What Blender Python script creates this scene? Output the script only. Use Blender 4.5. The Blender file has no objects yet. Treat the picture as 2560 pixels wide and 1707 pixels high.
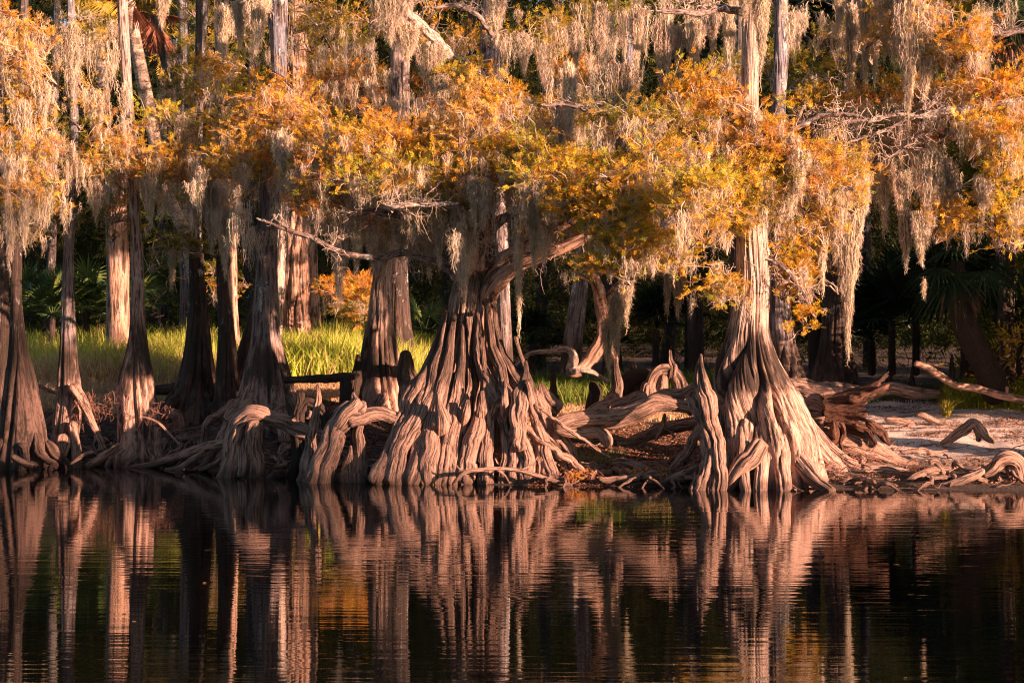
import bpy, math, numpy as np
from math import radians as R_
# ------------------------------------------------------------------ frame of reference
F, CZ = 5040.0, 2.53                      # focal length in photo pixels, eye height over the water
AZ, EL = R_(55), R_(9)                   # sun: to the right behind the viewer, low
sc = bpy.context.scene
col = sc.collection
rng = np.random.default_rng(7)
def P(px, py, d): return np.array([(px-1280)/F*d, d, CZ-(py-853.5)/F*d])
def WD(py): return CZ*F/(py-853.5)        # distance at which the water surface shows at this height
# ------------------------------------------------------------------ noise
def _h(i, j, k):
    n = (i*374761393 + j*668265263 + k*2147483647 + 1013904223) & 0xFFFFFFFF
    n = ((n ^ (n >> 13))*1274126177) & 0xFFFFFFFF
    return ((n ^ (n >> 16)) & 0xFFFF)/65535.0
def vn(x, y, z=0.0):
    x, y, z = np.broadcast_arrays(np.asarray(x, float), np.asarray(y, float), np.asarray(z, float))
    i, j, k = np.floor(x).astype(np.int64), np.floor(y).astype(np.int64), np.floor(z).astype(np.int64)
    f, g, h = x-i, y-j, z-k
    f, g, h = f*f*(3-2*f), g*g*(3-2*g), h*h*(3-2*h)
    r = 0
    for a in (0, 1):
        for b in (0, 1):
            for c in (0, 1):
                r = r + _h(i+a, j+b, k+c)*(f if a else 1-f)*(g if b else 1-g)*(h if c else 1-h)
    return r*2-1
def fbm(x, y, z=0.0, o=3):
    s, a = 0, 1.0
    for q in range(o):
        s = s+a*vn(np.asarray(x)*2**q+q*17.3, np.asarray(y)*2**q+q*5.1, np.asarray(z)*2**q); a *= .5
    return s/1.75
# ------------------------------------------------------------------ meshes
class MB:
    def __init__(s): s.v, s.q, s.t, s.uv, s.c, s.n = [], [], [], [], [], 0
    def add(s, v, q=None, t=None, uv=None, c=None):
        v = np.asarray(v, float).reshape(-1, 3)
        if q is not None and len(q): s.q.append(np.asarray(q)+s.n)
        if t is not None and len(t): s.t.append(np.asarray(t)+s.n)
        s.v.append(v)
        s.uv.append(np.zeros((len(v), 2)) if uv is None else np.asarray(uv, float).reshape(-1, 2))
        s.c.append(np.ones((len(v), 3)) if c is None else np.broadcast_to(np.asarray(c, float), (len(v), 3)))
        s.n += len(v); return s
    def mesh(s, name, origin=(0, 0, 0), smooth=True):
        v = np.concatenate(s.v)-np.asarray(origin)
        q = np.concatenate(s.q) if s.q else np.zeros((0, 4), int)
        t = np.concatenate(s.t) if s.t else np.zeros((0, 3), int)
        m = bpy.data.meshes.new(name)
        m.vertices.add(len(v)); m.vertices.foreach_set('co', v.astype('f').ravel())
        L = np.concatenate([q.ravel(), t.ravel()]).astype('i')
        m.loops.add(len(L)); m.loops.foreach_set('vertex_index', L)
        tot = np.concatenate([np.full(len(q), 4), np.full(len(t), 3)]).astype('i')
        m.polygons.add(len(tot))
        m.polygons.foreach_set('loop_start', np.concatenate([[0], np.cumsum(tot)[:-1]]).astype('i'))
        m.polygons.foreach_set('use_smooth', np.full(len(tot), smooth))
        m.update(calc_edges=True)
        uv = np.concatenate(s.uv)
        if np.any(uv):
            l = m.uv_layers.new(name='bark'); l.data.foreach_set('uv', uv[L].astype('f').ravel())
        c = np.concatenate(s.c)
        a = m.color_attributes.new('tint', 'FLOAT_COLOR', 'POINT')
        a.data.foreach_set('color', np.concatenate([c, np.ones((len(c), 1))], 1).astype('f').ravel())
        return m
    def build(s, name, mat, parent=None, origin=None, smooth=True):
        if origin is None: origin = np.array(parent.location) if parent is not None else np.zeros(3)
        m = s.mesh(name, origin, smooth); m.materials.append(mat)
        o = bpy.data.objects.new(name, m); col.objects.link(o)
        if parent is not None: o.parent = parent
        else: o.location = origin
        return o
def tag(o, label=None, cat=None, group=None, kind=None):
    if label: o['label'] = label
    if cat: o['category'] = cat
    if group: o['group'] = group
    if kind: o['kind'] = kind
    return o
def thing(name, loc, label, cat, group=None):
    o = bpy.data.objects.new(name, None); col.objects.link(o); o.location = [float(a) for a in loc]
    o.empty_display_size = .2
    return tag(o, label, cat, group)
def crom(a, n):
    a = np.asarray(a, float); k = len(a)
    if k == 2: a = np.array([a[0], (a[0]+a[1])/2, a[1]]); k = 3
    e = np.concatenate([[2*a[0]-a[1]], a, [2*a[-1]-a[-2]]])
    u = np.linspace(0, k-1, n); i = np.minimum(u.astype(int), k-2); f = (u-i)[:, None]
    p0, p1, p2, p3 = e[i], e[i+1], e[i+2], e[i+3]
    return .5*((2*p1)+(-p0+p2)*f+(2*p0-5*p1+4*p2-p3)*f*f+(-p0+3*p1-3*p2+p3)*f**3)
def tube(mb, pts, rad, nth=36, step=.05, fn=0, fa=None, fib=.05, lump=.1, seed=0, flat=False, twist=0., tint=None, wob=0.):
    pts = np.asarray(pts, float); rad = np.asarray(rad, float)
    fa = np.zeros(len(pts)) if fa is None else np.asarray(fa, float)
    Lg = np.linalg.norm(np.diff(pts, axis=0), axis=1).sum()
    n = int(np.clip(Lg/step, 8, 420))
    al = crom(np.column_stack([pts, rad, fa]), n)
    C, r, A = al[:, :3].copy(), np.maximum(al[:, 3], .002), np.clip(al[:, 4], 0, 1)
    s = np.concatenate([[0], np.cumsum(np.linalg.norm(np.diff(C, axis=0), axis=1))])
    if wob:
        for ax in range(3): C[:, ax] += wob*r*fbm(s/(r.mean()*4)+ax*9.1, seed*1.7+ax)
    if flat:
        N = np.tile([1., 0, 0], (n, 1)); B = np.tile([0, 1., 0], (n, 1))
    else:
        T = np.gradient(C, axis=0); T /= np.linalg.norm(T, axis=1)[:, None]+1e-9
        B = np.zeros((n, 3)); b = np.array([0, 1., 0])
        for i in range(n):
            b = b-T[i]*b.dot(T[i])
            if np.linalg.norm(b) < .2: b = np.array([.3, .2, 1.])-T[i]*np.array([.3, .2, 1.]).dot(T[i])
            b /= np.linalg.norm(b); B[i] = b
        N = np.cross(T, B)
    th = np.linspace(0, 2*np.pi, nth+1)
    TH, V = np.meshgrid(th, s)
    ct, st = np.cos(TH), np.sin(TH)
    so = seed*13.37
    q = np.ones_like(TH)
    if fn:
        w = TH+twist*V+.75*vn(ct*1.2+so, st*1.2, V*.6)+.10*vn(ct*3+so, st*3, V*1.6)
        # the warp is blended so that the seam at the back closes
        lob = np.abs(np.sin(fn*w/2))**.55-.62
        va = 1+.6*vn(ct*1.6+so+5, st*1.6, V*.3)
        q = q+A[:, None]*lob*va
        w2 = TH+twist*V+.3*vn(ct*2+so+9, st*2, V*.7)
        q = q+A[:, None]*.22*(np.abs(np.sin((fn*2.5//1)*w2/2+1.3))**.7-.6)*(.5+vn(ct*2+so+3, st*2, V*1.1))
    q = q+lump*fbm(ct*1.1+so, st*1.1, V/(r.mean()*3.2), 2)+fib*(fbm(ct*nth/8+so, st*nth/8, V*1.5, 2)-.5*np.abs(vn(ct*nth/5+so, st*nth/5, V*2.5)))
    if not flat:
        tot = s[-1]
        for dist, re_ in ((s, r[0]), (tot-s, r[-1])):
            re_ = max(re_, .004)*(.8+.5*vn(ct[0]*2+so, st[0]*2))[None, :]
            q = q*np.sqrt(np.clip(1-np.clip((re_-dist[:, None])/re_, 0, 1)**2, .0004, 1))
    rr = r[:, None]*q
    X = C[:, None, :]+(rr*ct)[..., None]*B[:, None, :]+(rr*st)[..., None]*N[:, None, :]
    X[:, -1] = X[:, 0]
    u = TH/(2*np.pi)*2*np.pi*np.percentile(r, 60)
    base = np.arange(n-1)[:, None]*(nth+1)+np.arange(nth)[None, :]
    Q = np.stack([base, base+1, base+nth+2, base+nth+1], -1).reshape(-1, 4)
    mb.add(X.reshape(-1, 3), Q, uv=np.stack([u+so % 7, V], -1).reshape(-1, 2), c=tint)
    # caps
    for e, i in ((0, 0), (1, n-1)):
        c = C[i]; rim = X[i]
        vv = np.concatenate([rim, [c]]); k = np.arange(nth)
        t = np.stack([k, k+1, np.full(nth, nth+1)], 1)
        mb.add(vv, t=t if e else t[:, ::-1], uv=np.tile([[.3, .3]], (nth+2, 1)), c=tint)
    return mb
def pxpath(path, D):
    """[(px, py, halfwidth px[, distance])] -> points, radii.  D: distance, or (start, end)."""
    n = len(path)
    ds = np.full(n, D, float) if np.isscalar(D) else np.linspace(D[0], D[1], n)
    pts, rad = [], []
    for i, p in enumerate(path):
        d = p[3] if len(p) > 3 else ds[i]
        pts.append(P(p[0], p[1], d)); rad.append(p[2]*d/F)
    return np.array(pts), np.array(rad)
def rt(mb, path, D, seed=0, fn=4, a=.22, nth=40, step=.03, lump=.18, fib=.10, twist=.35, wob=.25):
    p, r = pxpath(path, D)
    return tube(mb, p, r, nth=nth, step=step, fn=fn, fa=np.full(len(r), a), seed=seed, lump=lump, fib=fib, twist=twist, wob=wob)
# ------------------------------------------------------------------ materials
class NT:
    def __init__(s, name):
        s.m = bpy.data.materials.new(name); s.m.use_nodes = True; s.t = s.m.node_tree; s.t.nodes.clear()
        s.out = s.n('ShaderNodeOutputMaterial')
    def n(s, ty, **kw):
        nd = s.t.nodes.new(ty)
        for k, v in kw.items():
            if k.startswith('i_'): nd.inputs[k[2:].replace('_', ' ')].default_value = v
            else: setattr(nd, k, v)
        return nd
    def l(s, a, b): s.t.links.new(a, b)
    def math(s, op, a, b=None, clamp=False):
        nd = s.n('ShaderNodeMath', operation=op, use_clamp=clamp)
        for i, x in enumerate((a, b)):
            if x is None: continue
            if isinstance(x, (int, float)): nd.inputs[i].default_value = x
            else: s.l(x, nd.inputs[i])
        return nd.outputs[0]
    def mix(s, f, a, b, mode='MIX'):
        nd = s.n('ShaderNodeMix', data_type='RGBA', blend_type=mode)
        for i, x in ((0, f), (6, a), (7, b)):
            if isinstance(x, (int, float)): nd.inputs[i].default_value = x
            elif isinstance(x, tuple): nd.inputs[i].default_value = (*x, 1)
            else: s.l(x, nd.inputs[i])
        return nd.outputs[2]
    def noise(s, vec, scale, detail=3, rough=.55, dist=0.):
        nd = s.n('ShaderNodeTexNoise'); nd.inputs['Scale'].default_value = scale
        nd.inputs['Detail'].default_value = detail; nd.inputs['Roughness'].default_value = rough
        nd.inputs['Distortion'].default_value = dist
        s.l(vec, nd.inputs['Vector']); return nd.outputs[0]
    def scl(s, vec, x, y, z):
        nd = s.n('ShaderNodeVectorMath', operation='MULTIPLY'); s.l(vec, nd.inputs[0]); nd.inputs[1].default_value = (x, y, z)
        return nd.outputs[0]
    def ramp(s, f, a, b):
        nd = s.n('ShaderNodeMapRange', clamp=True, interpolation_type='SMOOTHSTEP'); s.l(f, nd.inputs[0])
        nd.inputs[1].default_value = a; nd.inputs[2].default_value = b
        return nd.outputs[0]
def bark(name, low, mid, top, crack=(.03, .02, .016), lichen=.3, stain=(1.75, 2.7), rough=.85, us=16, vs=1.6, bump=1., dark=(.045, .032, .026), stain_amt=.9, cr=.9):
    T = NT(name)
    uv = T.n('ShaderNodeUVMap', uv_map='bark').outputs[0]
    pos = T.n('ShaderNodeNewGeometry').outputs['Position']
    f1 = T.noise(T.scl(uv, us, vs, 1), 1, 5, .7, .5)
    f2 = T.noise(T.scl(uv, us*3.2, vs*2.2, 1), 1, 4, .7)
    f0 = T.noise(T.scl(uv, us*.35, vs*.5, 1), 1, 3, .6)
    big = T.noise(pos, 1.9, 5, .65)
    z = T.n('ShaderNodeSeparateXYZ'); T.l(pos, z.inputs[0]); z = z.outputs[2]
    zn = T.math('ADD', z, T.math('MULTIPLY', T.math('SUBTRACT', T.noise(T.scl(pos, 3.6, 3.6, .6), 1, 5, .7), .5), 1.5))
    up = T.ramp(zn, stain[0]-.12, stain[0]+.22)
    up2 = T.ramp(zn, stain[1]-.12, stain[1]+.4)
    c = T.mix(up2, low, mid)
    c = T.mix(T.ramp(z, 4, 7), c, top)
    c = T.mix(T.math('MULTIPLY', T.ramp(big, .45, .68), .5), c, tuple(x*.42 for x in mid))
    c = T.mix(T.math('MULTIPLY', T.ramp(f0, .44, .66), .45), c, tuple(min(1, x*1.3) for x in low))
    c = T.mix(T.math('MULTIPLY', T.ramp(f1, .515, .42), cr), c, crack)
    c = T.mix(T.math('MULTIPLY', T.ramp(f2, .49, .39), .75), c, tuple(x*.35 for x in low))
    c = T.mix(T.math('MULTIPLY', T.ramp(f2, .54, .68), .45), c, tuple(min(1, x*1.5) for x in mid))
    sm = T.math('MULTIPLY', T.math('MULTIPLY', up, T.math('SUBTRACT', 1, up2)), stain_amt)
    c = T.mix(T.math('MULTIPLY', sm, T.ramp(f0, .70, .49)), c, dark)
    lich = T.math('MULTIPLY', T.ramp(T.noise(T.scl(pos, 5, 5, 2.6), 1, 6, .75), .57, .62), T.math('MULTIPLY', T.ramp(z, 2.2, 4.2), lichen*2))
    c = T.mix(T.math('MINIMUM', lich, 1), c, (.55, .56, .54))
    b = T.n('ShaderNodeBump'); b.inputs['Strength'].default_value = bump; b.inputs['Distance'].default_value = .045
    T.l(T.math('ADD', f1, T.math('MULTIPLY', f2, .5)), b.inputs['Height'])
    p = T.n('ShaderNodeBsdfPrincipled'); p.inputs['Roughness'].default_value = rough
    p.inputs['Specular IOR Level'].default_value = .25
    T.l(b.outputs[0], p.inputs['Normal']); T.l(p.outputs[0], T.out.inputs[0])
    T.l(T.mix(T.math('MULTIPLY', T.ramp(T.math('ADD', z, T.math('MULTIPLY', T.math('SUBTRACT', f0, .5), .5)), .26, .06), .85), c, tuple(x*.3 for x in low)), p.inputs['Base Color'])
    return T.m
M = {}
M['cypress'] = bark('cypress_bark', (.43, .27, .215), (.46, .335, .285), (.44, .38, .36), stain=(1.6, 2.7))
M['giant'] = bark('giant_bark', (.42, .26, .205), (.52, .345, .275), (.44, .31, .25), stain=(1.9, 2.8), stain_amt=.6, us=20)
M['grey'] = bark('grey_bark', (.34, .215, .175), (.24, .21, .22), (.25, .265, .33), lichen=.6, stain=(1.6, 2.4))
M['dark'] = bark('dark_shaded_bark', (.13, .08, .066), (.065, .05, .046), (.16, .15, .155), lichen=.3)  # dark tone holds the shade on trunks standing out of the sun
M['red'] = bark('shaggy_bark', (.44, .27, .20), (.52, .32, .235), (.48, .32, .25), stain=(-1, -.5), stain_amt=0, us=11, vs=1.2)
M['pale'] = bark('pale_bark', (.46, .295, .235), (.70, .54, .46), (.76, .64, .56), lichen=.3, stain=(1.65, 2.5), cr=.9, stain_amt=1, us=20)
M['wood'] = bark('bare_wood', (.47, .295, .23), (.40, .26, .205), (.4, .3, .25), stain=(2.2, 9), stain_amt=.75, us=34, vs=2.6, lichen=0, rough=.75)
M['knee'] = bark('knee_wood', (.42, .265, .21), (.30, .20, .165), (.3, .2, .2), stain=(1.65, 9), stain_amt=.75, us=32, vs=2.8, lichen=0, rough=.8)
M['near_black'] = bark('near_black_wood', (.055, .035, .028), (.05, .035, .03), (.1, .1, .1), stain=(-1, 9), stain_amt=.3, us=14, vs=3, lichen=0)  # near-black wood tone for knees, stump and the leaning palm
M['rot'] = bark('torn_wood', (.11, .05, .032), (.12, .055, .036), (.1, .1, .1), stain=(-1, -.5), stain_amt=0, us=14, vs=5, lichen=0)
M['limb'] = bark('limb_bark', (.3, .2, .17), (.24, .17, .15), (.34, .28, .26), stain=(-1, 0), stain_amt=0, us=18, vs=5, lichen=.5)
M['bleached'] = bark('bleached_limb_bark', (.5, .4, .35), (.55, .44, .38), (.62, .53, .48), stain=(-1, 0), stain_amt=0, us=20, vs=6, lichen=.5, cr=.8)
M['palmtrunk'] = bark('palm_trunk', (.52, .36, .28), (.62, .44, .35), (.70, .54, .44), stain=(-1, 0), stain_amt=0, us=5, vs=13, lichen=.1, cr=.55)
def leafmat(name, trans=.35, rough=.75):
    T = NT(name)
    a = T.n('ShaderNodeVertexColor', layer_name='tint').outputs[0]
    pos = T.n('ShaderNodeNewGeometry').outputs['Position']
    nz = T.noise(pos, 9, 2)
    hsv = T.n('ShaderNodeHueSaturation'); T.l(a, hsv.inputs['Color'])
    T.l(T.math('ADD', T.math('MULTIPLY', nz, .9), .55), hsv.inputs['Value'])
    d = T.n('ShaderNodeBsdfPrincipled'); T.l(hsv.outputs[0], d.inputs['Base Color']); d.inputs['Roughness'].default_value = rough
    d.inputs['Specular IOR Level'].default_value = .06
    t = T.n('ShaderNodeBsdfTranslucent'); T.l(hsv.outputs[0], t.inputs[0])
    x = T.n('ShaderNodeMixShader'); x.inputs[0].default_value = trans
    T.l(d.outputs[0], x.inputs[1]); T.l(t.outputs[0], x.inputs[2]); T.l(x.outputs[0], T.out.inputs[0])
    return T.m
M['leaf'] = leafmat('foliage')
M['moss'] = leafmat('spanish_moss', .25, .9)
M['grass'] = leafmat('grass_blades', .3)
M['palm'] = leafmat('palm_frond', .15, .45)
M['twig'] = leafmat('twig_bark', 0, .9)
# ------------------------------------------------------------------ leaves, moss
def rot_rand(n, tilt=1.0):
    """random frames: (n,3,3) rows = axis, side, normal; axis biased to horizontal by tilt<1"""
    a = rng.normal(size=(n, 3)); a[:, 2] *= tilt; a /= np.linalg.norm(a, axis=1)[:, None]
    b = rng.normal(size=(n, 3)); b -= a*(a*b).sum(1)[:, None]; b /= np.linalg.norm(b, axis=1)[:, None]
    return np.stack([a, b, np.cross(a, b)], 1)
def spray_template(k, rs):
    V = []
    n = 11
    for i in range(n):
        t = (i+.5)/n; side = 1 if i % 2 else -1
        if i == n-1: side = 0
        b = np.array([t*.72, 0, 0]); L = (.42-.24*t)*(.8+.4*rs.random())
        an = side*(.95-.35*t+.2*rs.normal()); di = np.array([math.cos(an), math.sin(an), .22*rs.normal()])
        pr = np.array([-di[1], di[0], .3*rs.normal()]); w = .030
        V += [b, b+di*L*.45+pr*w, b+di*L, b+di*L*.45-pr*w]
    return np.array(V)
_rs = np.random.default_rng(3)
SPR = [spray_template(i, _rs) for i in range(5)]
PAL = {'O': [(.80, .45, .04), (.84, .53, .06), (.78, .38, .035), (.66, .46, .045)],
       'Y': [(.68, .56, .06), (.50, .50, .05), (.78, .56, .055), (.38, .40, .045), (.78, .48, .045)],
       'G': [(.14, .17, .025), (.20, .22, .03), (.09, .12, .02), (.32, .24, .025)],
       'P': [(.78, .52, .19), (.80, .52, .10), (.76, .50, .20), (.72, .42, .07)],
       'R': [(.66, .32, .05), (.66, .26, .04), (.54, .25, .05), (.72, .38, .05)],
       'B': [(.48, .34, .05), (.32, .29, .05), (.56, .36, .05), (.22, .23, .035)],
       'D': [(.03, .042, .016), (.042, .052, .018), (.018, .03, .012), (.055, .046, .018)]}  # D: near-black greens carry the shade deep in the wood
def sprays(mb, cen, rad, n, size, pal, fl=.55):
    """n feathery sprays in a flattened ball"""
    u = rng.normal(size=(n, 3)); u /= np.linalg.norm(u, axis=1)[:, None]
    rr = rng.random(n)**.45
    off = u*rr[:, None]*np.array([rad, rad, rad*fl])
    fr = rot_rand(n, .6)
    ax = fr[:, 0]*.75+u*.9; ax[:, 2] += .22; ax /= np.linalg.norm(ax, axis=1)[:, None]
    b = fr[:, 1]-ax*(fr[:, 1]*ax).sum(1)[:, None]; b /= np.linalg.norm(b, axis=1)[:, None]
    nn = np.cross(ax, b)
    s = size*(.6+.8*rng.random(n))
    T = np.stack([SPR[i] for i in rng.integers(0, 5, n)])            # n,44,3
    X = cen+off[:, None, :]+s[:, None, None]*(T[..., 0:1]*ax[:, None]+T[..., 1:2]*b[:, None]+T[..., 2:3]*nn[:, None])
    k = T.shape[1]; base = (np.arange(n*k//4)*4)[:, None]
    Q = base+np.array([0, 1, 2, 3])
    pc = np.array(PAL[pal]); w = rng.dirichlet(np.ones(len(pc))*.35)
    c = pc[rng.choice(len(pc), n, p=w)]*(.8+.4*rng.random((n, 1)))
    mb.add(X.reshape(-1, 3), Q, c=np.repeat(c, k, 0))
def feather(mb, p, n, size, pal):
    """sprays set along a twig p, fanning forward to both sides"""
    t = .35+.65*rng.random(n)**.8; f = t*(len(p)-1); i = np.minimum(f.astype(int), len(p)-2); g = (f-i)[:, None]
    o = p[i]*(1-g)+p[i+1]*g; ax0 = p[-1]-p[0]; ax0 = ax0/np.linalg.norm(ax0)
    sd = np.cross(ax0, rng.normal(size=3)*.35+np.array([0, 0, 1.])); sd /= np.linalg.norm(sd)
    k = rng.choice([-1, 1], n)[:, None]*rng.uniform(.2, 1.1, (n, 1))*(1.2-t[:, None])
    ax = ax0+sd*k*1.6+rng.normal(size=(n, 3))*.22; ax /= np.linalg.norm(ax, axis=1)[:, None]
    b = sd+rng.normal(size=(n, 3))*.45; b = b-ax*(b*ax).sum(1)[:, None]; b /= np.linalg.norm(b, axis=1)[:, None]; nn = np.cross(ax, b)
    s_ = size*(.6+.7*rng.random(n)); T_ = np.stack([SPR[q] for q in rng.integers(0, 5, n)])
    X = o[:, None]+s_[:, None, None]*(T_[..., 0:1]*ax[:, None]+T_[..., 1:2]*b[:, None]+T_[..., 2:3]*nn[:, None])
    m_ = T_.shape[1]; pc = np.array(PAL[pal]); c = pc[rng.integers(len(pc))]*(.75+.4*rng.random((n, 1)))+.0*t[:, None]
    mb.add(X.reshape(-1, 3), (np.arange(n*m_//4)*4)[:, None]+np.arange(4), c=np.repeat(c, m_, 0))
MC = np.array([.63, .53, .41])
def moss(mb, top, width, length, n, K=12, thick=None, taper=.75, hair=.05, w=.006, tint=1., lean=0.):
    thick = thick or width*.6
    a = rng.normal(size=(n, 2))*.42; a = np.clip(a, -1, 1)
    st = np.stack([a[:, 0]*width, a[:, 1]*thick, rng.random(n)*-.25*length*np.abs(a[:, 0])+rng.normal(size=n)*.04], 1)
    Ls = length*(1-.75*np.abs(a[:, 0]))*(.35+.65*rng.random(n)**.7)
    t = np.linspace(0, 1, K)
    ph = rng.random((n, 1))*40
    dz = -Ls[:, None]*t
    zz = (st[:, 2:3]+dz)
    cx = 1-taper*np.clip(-zz/length, 0, 1)
    X = st[:, 0:1]*cx+.035*vn(ph, zz*5)+.10*width*vn(7.7, zz*2.4+top[0]*3)*np.clip(-zz*2, 0, 1)+lean*zz+.014*rng.normal(size=zz.shape)
    Y = st[:, 1:2]*cx+.035*vn(ph+9, zz*5)+.014*rng.normal(size=zz.shape)
    p = np.stack([X, Y, zz], -1)+np.asarray(top)
    sd = rng.normal(size=(n, 1, 3)); sd[..., 2] *= .2; sd /= np.linalg.norm(sd, axis=-1)[..., None]
    ww = w*(1.1-.6*t)[None, :, None]*(.6+.8*rng.random((n, 1, 1)))
    A = p-sd*ww; B_ = p+sd*ww
    V = np.stack([A, B_], 2).reshape(n, 2*K, 3)
    i = np.arange(K-1)*2; q = np.stack([i, i+1, i+3, i+2], -1)
    Q = (np.arange(n)*2*K)[:, None, None]+q[None]
    cc = MC*tint*(.85+.3*rng.random((n, 1)))*np.array([1, 1, 1]); cc = cc*(1+.06*rng.normal(size=(n, 3)))
    mb.add(V.reshape(-1, 3), Q.reshape(-1, 4), c=np.repeat(cc, 2*K, 0))
    # curly hairs
    for rep in range(2):
        h = rng.normal(size=(n, K, 3))*hair*.75; h[..., 2] -= hair*.8
        b = p+rng.normal(size=p.shape)*.004
        V = np.stack([b-sd*w*.5, b+h*.5-sd*w*.5, b+h, b+h*.5+sd*w*.5], 2).reshape(-1, 3)
        k = (np.arange(n*K)*4)[:, None]
        mb.add(V, k+np.array([0, 1, 2, 3]), c=np.repeat(cc, 4*K, 0))
def twig(mb, a, b, r0, r1, seed, sag=.1, kink=.12, n=7, tint=(.5, .42, .36)):
    t = np.linspace(0, 1, n)[:, None]
    p = a+(b-a)*t+rng.normal(size=(n, 3))*kink*np.linalg.norm(b-a)*np.sin(t*np.pi)**.5*.5
    p[:, 2] += sag*np.linalg.norm(b-a)*np.sin(t[:, 0]*np.pi)
    r = r0+(r1-r0)*t[:, 0]
    T = np.gradient(p, axis=0); T /= np.linalg.norm(T, axis=1)[:, None]
    s = np.cross(T, [.1, .9, .3]); s /= np.linalg.norm(s, axis=1)[:, None]; u = np.cross(T, s)
    th = np.arange(4)*np.pi/2
    X = p[:, None]+r[:, None, None]*(np.cos(th)[None, :, None]*s[:, None]+np.sin(th)[None, :, None]*u[:, None])
    i = np.arange(n-1)[:, None]*4; j = np.arange(4)[None]
    Q = np.stack([i+j, i+(j+1) % 4, i+4+(j+1) % 4, i+4+j], -1).reshape(-1, 4)
    mb.add(X.reshape(-1, 3), Q, c=tint); return p
# ------------------------------------------------------------------ the land and the water
def shore(x):      # distance of the waterline for a world x
    return np.interp(x, [-60, -10.5, -7.7, -6.3, -5, -3, -.5, 3, 9, 60], [42, 41, 41.3, 40, 38.2, 37, 35.6, 34.9, 34.0, 32])
def land(x, y):
    x, y = np.asarray(x, float), np.asarray(y, float)
    s = y-shore(x)
    left = np.interp(s, [-30, -6, -1, 0, 1, 2.5, 5, 9, 14, 30, 80, 400], [-2, -1.5, -.25, 0, .22, .75, 1.25, 1.5, 1.75, 2.0, 2.4, 5])
    right = np.interp(s, [-30, -6, -1, 0, 1, 2.5, 6, 13, 20, 30, 80, 400], [-2, -1.5, -.2, 0, .12, .3, .68, 1.12, 1.45, 1.8, 2.4, 5])
    w = np.clip((x+4.5)/3.5, 0, 1)
    h = left*(1-w)+right*w
    near = np.interp(y, [-400, -60, -24, -18, -12], [4, 2.5, 1.4, 0, -2])
    h = np.maximum(h, near)
    dmp = np.clip((s+.5)/2, .15, 1)
    return h+.10*fbm(x*.5, y*.5)*dmp+.05*fbm(x*2.3+4, y*1.7)*np.maximum(dmp, .5)
def grid(mb, xs, ys):
    X, Y = np.meshgrid(xs, ys); Z = land(X, Y)
    n, m = X.shape; b = np.arange(n-1)[:, None]*m+np.arange(m-1)[None]
    mb.add(np.stack([X, Y, Z], -1).reshape(-1, 3), np.stack([b, b+1, b+m+1, b+m], -1).reshape(-1, 4))
mb = MB()
xs = np.unique(np.concatenate([np.linspace(-300, -16, 40), np.arange(-16, 16, .1), np.linspace(16, 300, 40)]))
ys = np.unique(np.concatenate([np.linspace(-300, 30, 60), np.arange(30, 58, .1), np.linspace(58, 400, 70)]))
grid(mb, xs, ys)
T = NT('river_bank')
pos = T.n('ShaderNodeNewGeometry').outputs['Position']
sx = T.n('ShaderNodeSeparateXYZ'); T.l(pos, sx.inputs[0])
n1 = T.noise(T.scl(pos, .5, 1.3, 1), 1, 5, .6); n2 = T.noise(pos, 22, 4); n3 = T.noise(T.scl(pos, 1.1, 3.2, 1), 1, 6, .68)
soil = T.mix(n2, (.028, .018, .013), (.085, .055, .04))
soil = T.mix(T.ramp(n3, .5, .62), soil, (.15, .085, .055))
ms = T.math('MULTIPLY', T.ramp(T.math('ADD', sx.outputs[0], T.math('MULTIPLY', n1, 5)), 7.0, 8.6), T.ramp(sx.outputs[2], .2, .5))
ms = T.math('MULTIPLY', ms, T.ramp(T.math('ADD', sx.outputs[1], T.math('MULTIPLY', n1, 6)), 53, 49))
sand = T.mix(n2, (.58, .46, .40), (.88, .75, .68))
sand = T.mix(T.math('MULTIPLY', T.ramp(n3, .545, .60), .9), sand, (.16, .08, .05))
ms2 = T.math('MULTIPLY', T.ramp(T.noise(T.scl(pos, .8, 2.2, 1), 1.3, 4), .5, .6), T.math('MULTIPLY', T.ramp(sx.outputs[0], .5, 2.5), T.ramp(sx.outputs[2], .08, .3)))
gc = T.mix(ms, T.mix(T.math('MULTIPLY', ms2, .4), soil, (.30, .24, .20)), sand)
gc = T.mix(T.ramp(T.math('ADD', sx.outputs[2], T.math('MULTIPLY', T.math('SUBTRACT', n3, .5), .3)), .12, .03), gc, (.05, .032, .025))
bp = T.n('ShaderNodeBump'); bp.inputs['Strength'].default_value = .7; bp.inputs['Distance'].default_value = .04
T.l(T.math('ADD', n2, n3), bp.inputs['Height'])
pb = T.n('ShaderNodeBsdfPrincipled'); T.l(gc, pb.inputs['Base Color']); pb.inputs['Roughness'].default_value = .9; T.l(bp.outputs[0], pb.inputs['Normal'])
T.l(pb.outputs[0], T.out.inputs[0])
tag(mb.build('ground', T.m), kind='structure')
mb = MB()
xs = np.linspace(-300, 300, 40); ys = np.linspace(-30, 48, 30)
X, Y = np.meshgrid(xs, ys); n, m = X.shape; b = np.arange(n-1)[:, None]*m+np.arange(m-1)[None]
mb.add(np.stack([X, Y, X*0], -1).reshape(-1, 3), np.stack([b, b+1, b+m+1, b+m], -1).reshape(-1, 4))
T = NT('river_water')
pos = T.n('ShaderNodeNewGeometry').outputs['Position']
w1 = T.noise(T.scl(pos, .7, 6, 1), 1, 2, .5, .2); w2 = T.noise(T.scl(pos, 2, 16, 1), 1, 2, .5); w3 = T.noise(T.scl(pos, .2, 1.5, 1), 1, 2)
calm = T.math('ADD', T.math('MULTIPLY', T.ramp(T.noise(T.scl(pos, .12, .3, 1), 1, 2), .35, .65), .6), .5)
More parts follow.
